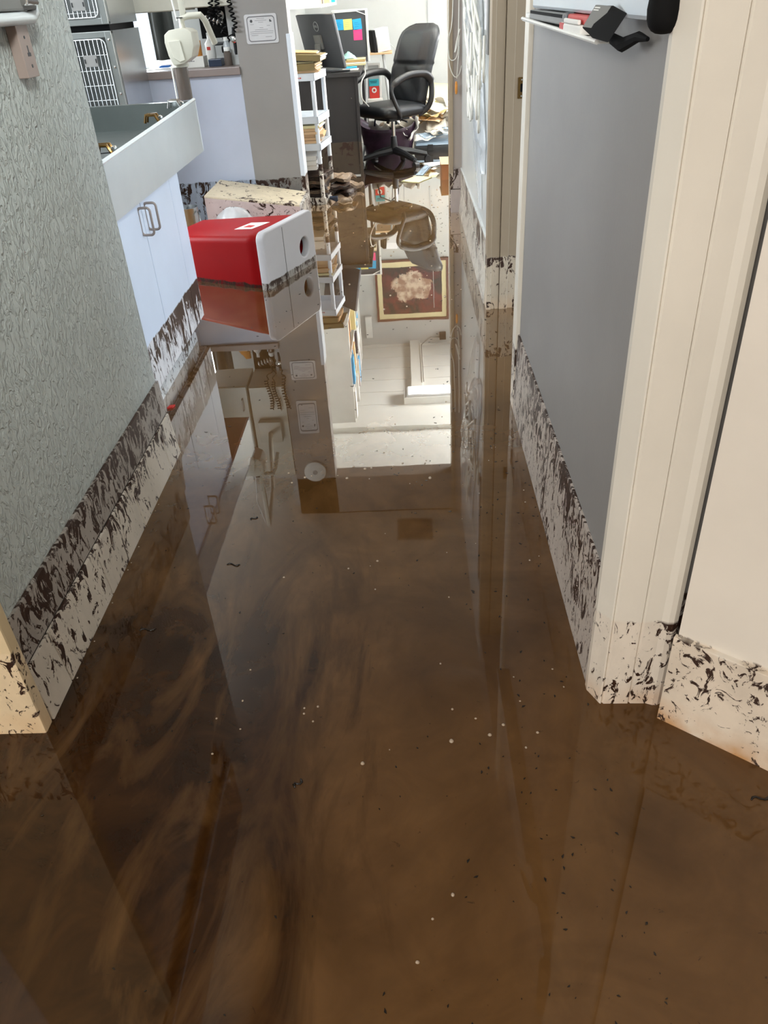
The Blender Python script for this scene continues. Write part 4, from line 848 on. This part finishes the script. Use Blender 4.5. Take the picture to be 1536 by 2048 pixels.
# ------------------------------------------------------------------ clutter on the office floor
def sheet(lab, cx, cy, z, wd, dp, rz, tilt, mat, sd, amp=.02, name='paper_sheet', group=None, cat='paper'):
    b = MB(); Mr = Matrix.Translation((cx, cy, z)) @ Matrix.Rotation(rz, 4, 'Z') @ Matrix.Rotation(tilt[0], 4, 'X') @ Matrix.Rotation(tilt[1], 4, 'Y')
    b.grid(lambda u, v: tuple(Mr @ Vector(((u-.5)*wd, (v-.5)*dp, amp*nz(u*2.5, v*2.5, sd)))), 8, 8)
    return tag(b.build(name, mat, smooth='all', solid=.002), lab, cat, group)
tote = thing('tote_bag', 'dark purple and blue printed tote bag stuffed with papers under the desk side', 'bag', (-.13, 7.85, 0))
def tf(u, v):
    a = 2*math.pi*u; wx = .20+.07*v; wy = .10+.04*v
    return (-.14+wx*math.cos(a)+.012*nz(u*8, v*4, 3), 7.87+wy*math.sin(a), FB+(.30+.05*math.cos(a*2)+.02*math.sin(a*3))*v)
MB().grid(tf, 32, 10, True).build('body', 'purple_print', tote, smooth='all', solid=.004)
b = MB(); b.tube([(-.26, 7.80, .25), (-.24, 7.78, .36), (-.14, 7.76, .40), (-.07, 7.78, .34), (-.06, 7.80, .25)], .008, 6); b.build('strap', 'navy', tote, smooth='all')
for k in range(7): sheet('crumpled white paper sheet bulging out of the printed tote bag', -.22+.05*k, 7.84+.02*(k % 3), .20+.02*(k % 2), .20, .18, k*1.1, (R(-50+20*(k % 4)), R(20-12*k)), 'wet_paper' if k % 2 else 'white_paper', k, .05, group='papers stuffed in the tote bag')
cs_ = thing('storage_case', 'black plastic storage case with bluish clear lid at the right office wall', 'case', (.27, 7.9, 0))
b = MB(); b.box(.10, .56, 7.78, 8.20, FB, .06, .02); b.build('tray', 'black_plastic', cs_, smooth=True)
b = MB(); b.hexa([(.11, 7.80, .062), (.55, 7.80, .062), (.55, 8.18, .062), (.11, 8.18, .062), (.12, 7.82, .085), (.54, 7.82, .085), (.54, 8.16, .12), (.12, 8.16, .12)], .008); b.build('lid', 'clear_lid', cs_, smooth=True)
b = MB(); b.box(.22, .27, 7.768, 7.78, .02, .075, .003); b.build('latch', 'black_plastic', cs_)
for k in range(6): sheet('pale blue wet sheet lying on the black storage case', .20+.06*k, 7.88+.04*(k % 3), .125+.012*k, .20, .15, .4*k, (R(8), R(-6+3*k)), ('white_paper', 'clear_lid', 'wet_paper')[k % 3], k+20, .03, group='sheets on the storage case')
heap = MB(); heap.grid(lambda u, v: (.02+.62*u, 8.25+.85*v, FB+.33*math.sin(math.pi*min(1, u*1.1))**.7*math.sin(math.pi*v)**.6*(.8+.4*nz(u*4, v*4, 1))+.02), 20, 20)
tag(heap.build('paper_heap', 'wet_paper', smooth='all'), 'heap of wet mixed papers against the back office wall', 'paper heap', kind='stuff')
for k in range(16):
    x = .06+.50*random.random(); y = 8.25+.6*random.random(); z = .16+.14*math.sin(math.pi*(y-8.2)/.9)
    sheet('loose wet paper sheet scattered on the heap at the back wall', x, y, z, .26, .20, random.random()*3, (R(random.uniform(-25, 25)), R(random.uniform(-25, 25))), random.choice(['white_paper', 'wet_paper', 'cream_paper', 'kraft', 'manila']), k+40, .05, group='loose sheets on the paper heap')
sheet('large cream poster board leaning at the back right wall', .44, 9.0, .30, .5, .35, R(-8), (R(55), R(12)), 'cream_paper', 77, .02)
for k in range(6): sheet('dark wet paper jumble between desk and tote bag', -.27+.04*k, 8.1+.05*(k % 2), .13+.03*k, .15, .13, k*.9, (R(40-22*k), R(25)), ('soaked_edge', 'wet_paper', 'soaked_file')[k % 3], k+60, .05, group='muddy papers behind the chair base')
sheet('cream paper sheet floating on the water before the chair', .095, 6.60, .003, .16, .22, R(-32), (0, 0), 'cream_paper', 3, .004, 'floating_paper')
sheet('pale blue plastic sleeve floating beside the cream sheet', .16, 6.96, .005, .06, .42, R(-12), (0, 0), 'clear_lid', 5, .006, 'floating_sleeve', cat='plastic sleeve')
sheet('white paper corner floating right of the chair castor', .27, 7.22, .003, .20, .16, R(15), (0, 0), 'white_paper', 9, .004, 'floating_paper')
cbx = thing('cardboard_box', 'brown cardboard box half sunk behind the wall post', 'box', (.40, 6.6, 0))
MB().box(.293, .56, 6.53, 6.85, FB, .11, .003).build('body', 'cardboard', cbx)
MB().hexa([(.288, 6.53, .11), (.42, 6.53, .11), (.42, 6.85, .11), (.288, 6.85, .11), (.286, 6.52, .116), (.42, 6.52, .114), (.42, 6.85, .114), (.286, 6.86, .116)]).build('flap', 'wood_light', cbx)

# ------------------------------------------------------------------ office wall things seen in the reflection
ws = thing('wall_bookcase', 'white wall bookcase packed with files above the desk', 'bookcase', (-.95, 7.5, 1.19))
b = MB(); b.box(-.95, -.565, 6.70, 6.72, 1.19, 2.20).box(-.95, -.565, 8.38, 8.40, 1.19, 2.20).box(-.95, -.935, 6.72, 8.38, 1.19, 2.20); b.build('carcass', 'white_plastic', ws)
for z in (1.19, 1.53, 1.87, 2.18): MB().box(-.935, -.565, 6.72, 8.38, z, z+.02).build('shelf', 'white_plastic', ws)
cols = ['white_paper', 'manila', 'paper_grey', 'cream_paper', 'navy', 'kraft', 'note_blue', 'orange', 'white_plastic', 'red_print']
for r_i, z in enumerate((1.21, 1.55, 1.89)):
    y = 6.74
    for k in range(16):
        wd = random.uniform(.05, .11)
        if y+wd > 8.36: break
        hh = random.uniform(.20, .29); xo = random.uniform(-.60, -.54)
        tag(MB().box(-.90, xo, y, y+wd-.004, z, z+hh).build('binder', random.choice(cols)), 'file binder standing in the %s row of the office wall bookcase' % ('lower', 'middle', 'top')[r_i], 'binder', 'binders in the %s row of the wall bookcase' % ('lower', 'middle', 'top')[r_i]); y += wd
po = thing('framed_poster', 'brown framed poster with cream mat on the back wall, mirrored in the water', 'picture', (.035, 9.29, 1.39))
b = MB(); plate(b, rrect(.885, .752, .002, 1), [rrect(.83, .70, .002, 1)], .025, basis((.037, 9.286, 1.764), (1, 0, 0), (0, 0, 1))); b.build('frame', 'frame_brown', po)
b = MB(); plate(b, rrect(.835, .705, .002, 1), [rrect(.725, .575, .002, 1)], .004, basis((.037, 9.287, 1.764), (1, 0, 0), (0, 0, 1))); b.build('mat', 'mat_cream', po)
MB().box(-.33, .405, 9.288, 9.292, 1.47, 2.06).build('print', 'poster_art', po)
lf = thing('ceiling_light', 'long white boxed ceiling light in the office, mirrored in the water', 'ceiling light', (.4, 7.68, 2.37))
MB().box(-.10, .90, 7.55, 7.82, 2.37, 2.45, .006).build('housing', 'white_plastic', lf); MB().box(-.07, .87, 7.57, 7.80, 2.36, 2.371, .004).build('diffuser', 'white_wall', lf)
el = thing('plug_adapter', 'black plug adapter high on the back wall with a grey cord', 'plug', (.41, 9.28, 2.36))
MB().box(.36, .44, 9.24, 9.298, 2.31, 2.40, .006).build('adapter', 'black_plastic', el)
MB().tube([(.37, 9.26, 2.37), (.25, 9.25, 2.36), (.17, 9.22, 2.395), (.125, 9.1, 2.395), (.122, 8.6, 2.398), (.124, 8.0, 2.396)], .006, 6).build('cord', 'mid_grey', el, smooth='all')
tag(MB().box(-.56, -.48, 9.25, 9.30, 2.06, 2.34, .005).build('junction_box', 'white_plastic'), 'narrow white box high on the back wall left of the poster', 'box')
vt = thing('ceiling_vent', 'darker square vent panel on the hall ceiling, faintly mirrored', 'vent', (-.03, 5.2, 2.44))
MB().box(-.17, .115, 5.06, 5.36, 2.437, 2.449, .002).build('frame', 'mid_grey', vt)
for k in range(6): MB().box(-.15, .095, 5.085+k*.044, 5.105+k*.044, 2.431, 2.438).build('slat', 'dark_grey', vt)

# ------------------------------------------------------------------ floating bubbles, flecks and twigs
bub = MB().lathe([(.0, .8), (.45, .72), (.8, .45), (1.0, .05), (1.02, 0), (.9, -.2), (0, -.3)], seg=12).build('bubble', 'foam', smooth=True)
G = 'small pale bubbles floating on the flood water'; LB = 'tiny pale bubble floating on the brown flood water'
spots = [(-.35, 2.066, 4), (.129, 1.036, 4), (.051, 1.023, 4.5), (.159, 1.061, 3.5), (.225, 1.039, 3), (-.126, .974, 4), (.035, .706, 3), (-.026, .599, 3.4), (0, .666, 2.4), (-.111, 1.622, 3.4), (-.187, 1.594, 2.6), (-.355, 1.566, 3)]
for i in range(44): spots.append((random.uniform(-.45, .32), random.uniform(1.0, 2.6), random.choice((1.4, 1.8, 2.3, 2.6))))
for i in range(44): spots.append((random.gauss(.02, .22), random.uniform(3.4, 6.4), random.choice((3, 4, 5, 6))))
for i in range(14): spots.append((random.uniform(-.42, .2), 2.08+random.uniform(-.05, .06), random.choice((2.5, 3.5, 5))))
for i in range(8): t = random.random(); spots.append((-.786, 1.13+t*1.1, 1.8))
first = True
for x, y, r in spots:
    if not (-.78 < x < .34) and x > -.785: continue
    o = bub if first else bub.copy()
    if not first: C.objects.link(o)
    first = False; o.location = (x, y, .0003); o.scale = (r/1000, r/1000*random.uniform(.8, 1.3), r/1000); tag(o, LB, 'bubble', G)
fk = MB()
for i in range(500):
    y = .4+random.random()**1.5*5.6; x = random.uniform(-.74, .34) if random.random() < .5 else min(.34, max(-.7, random.gauss(.22, .12))); s = random.uniform(.001, .0042)*(1+.25*y); a = random.random()*6
    fk.prism([(x+s*math.cos(a), y+s*math.sin(a), .0004), (x+s*.5*math.cos(a+2), y+s*.5*math.sin(a+2), .0004), (x-s*math.cos(a+.3), y-s*math.sin(a+.3), .0004), (x+s*.4*math.cos(a-1.7), y+s*.4*math.sin(a-1.7), .0004)], (0, 0, .0006))
tag(fk.build('floating_grit', 'twig'), 'scattered dark grit and leaf flecks floating all over the water', 'debris', kind='stuff')
for x, y, l, a, lab in ((-.666, 1.38, .040, .15, 'curved dark twig floating left, near the tiled wall'), (-.499, 1.627, .036, -.05, 'short dark twig floating behind the curved one'), (-.478, 1.846, .022, .9, 'small dark leaf bit floating farthest down the left'), (.603, .877, .035, .2, 'dark leaf floating at the right picture edge'), (-.25, .93, .02, 1.2, 'dark seed floating in the silt swirl at lower left')):
    pts = [(x+(i/6-.5)*l*math.cos(a)-.006*math.sin(a)*math.sin(i), y+(i/6-.5)*l*math.sin(a)+.005*math.sin(i*1.1), .001) for i in range(7)]
    tag(MB().tube(pts, [.0014, .0026, .0022, .002, .0018, .003, .001], 6).build('twig', 'twig', smooth='all'), lab, 'twig')
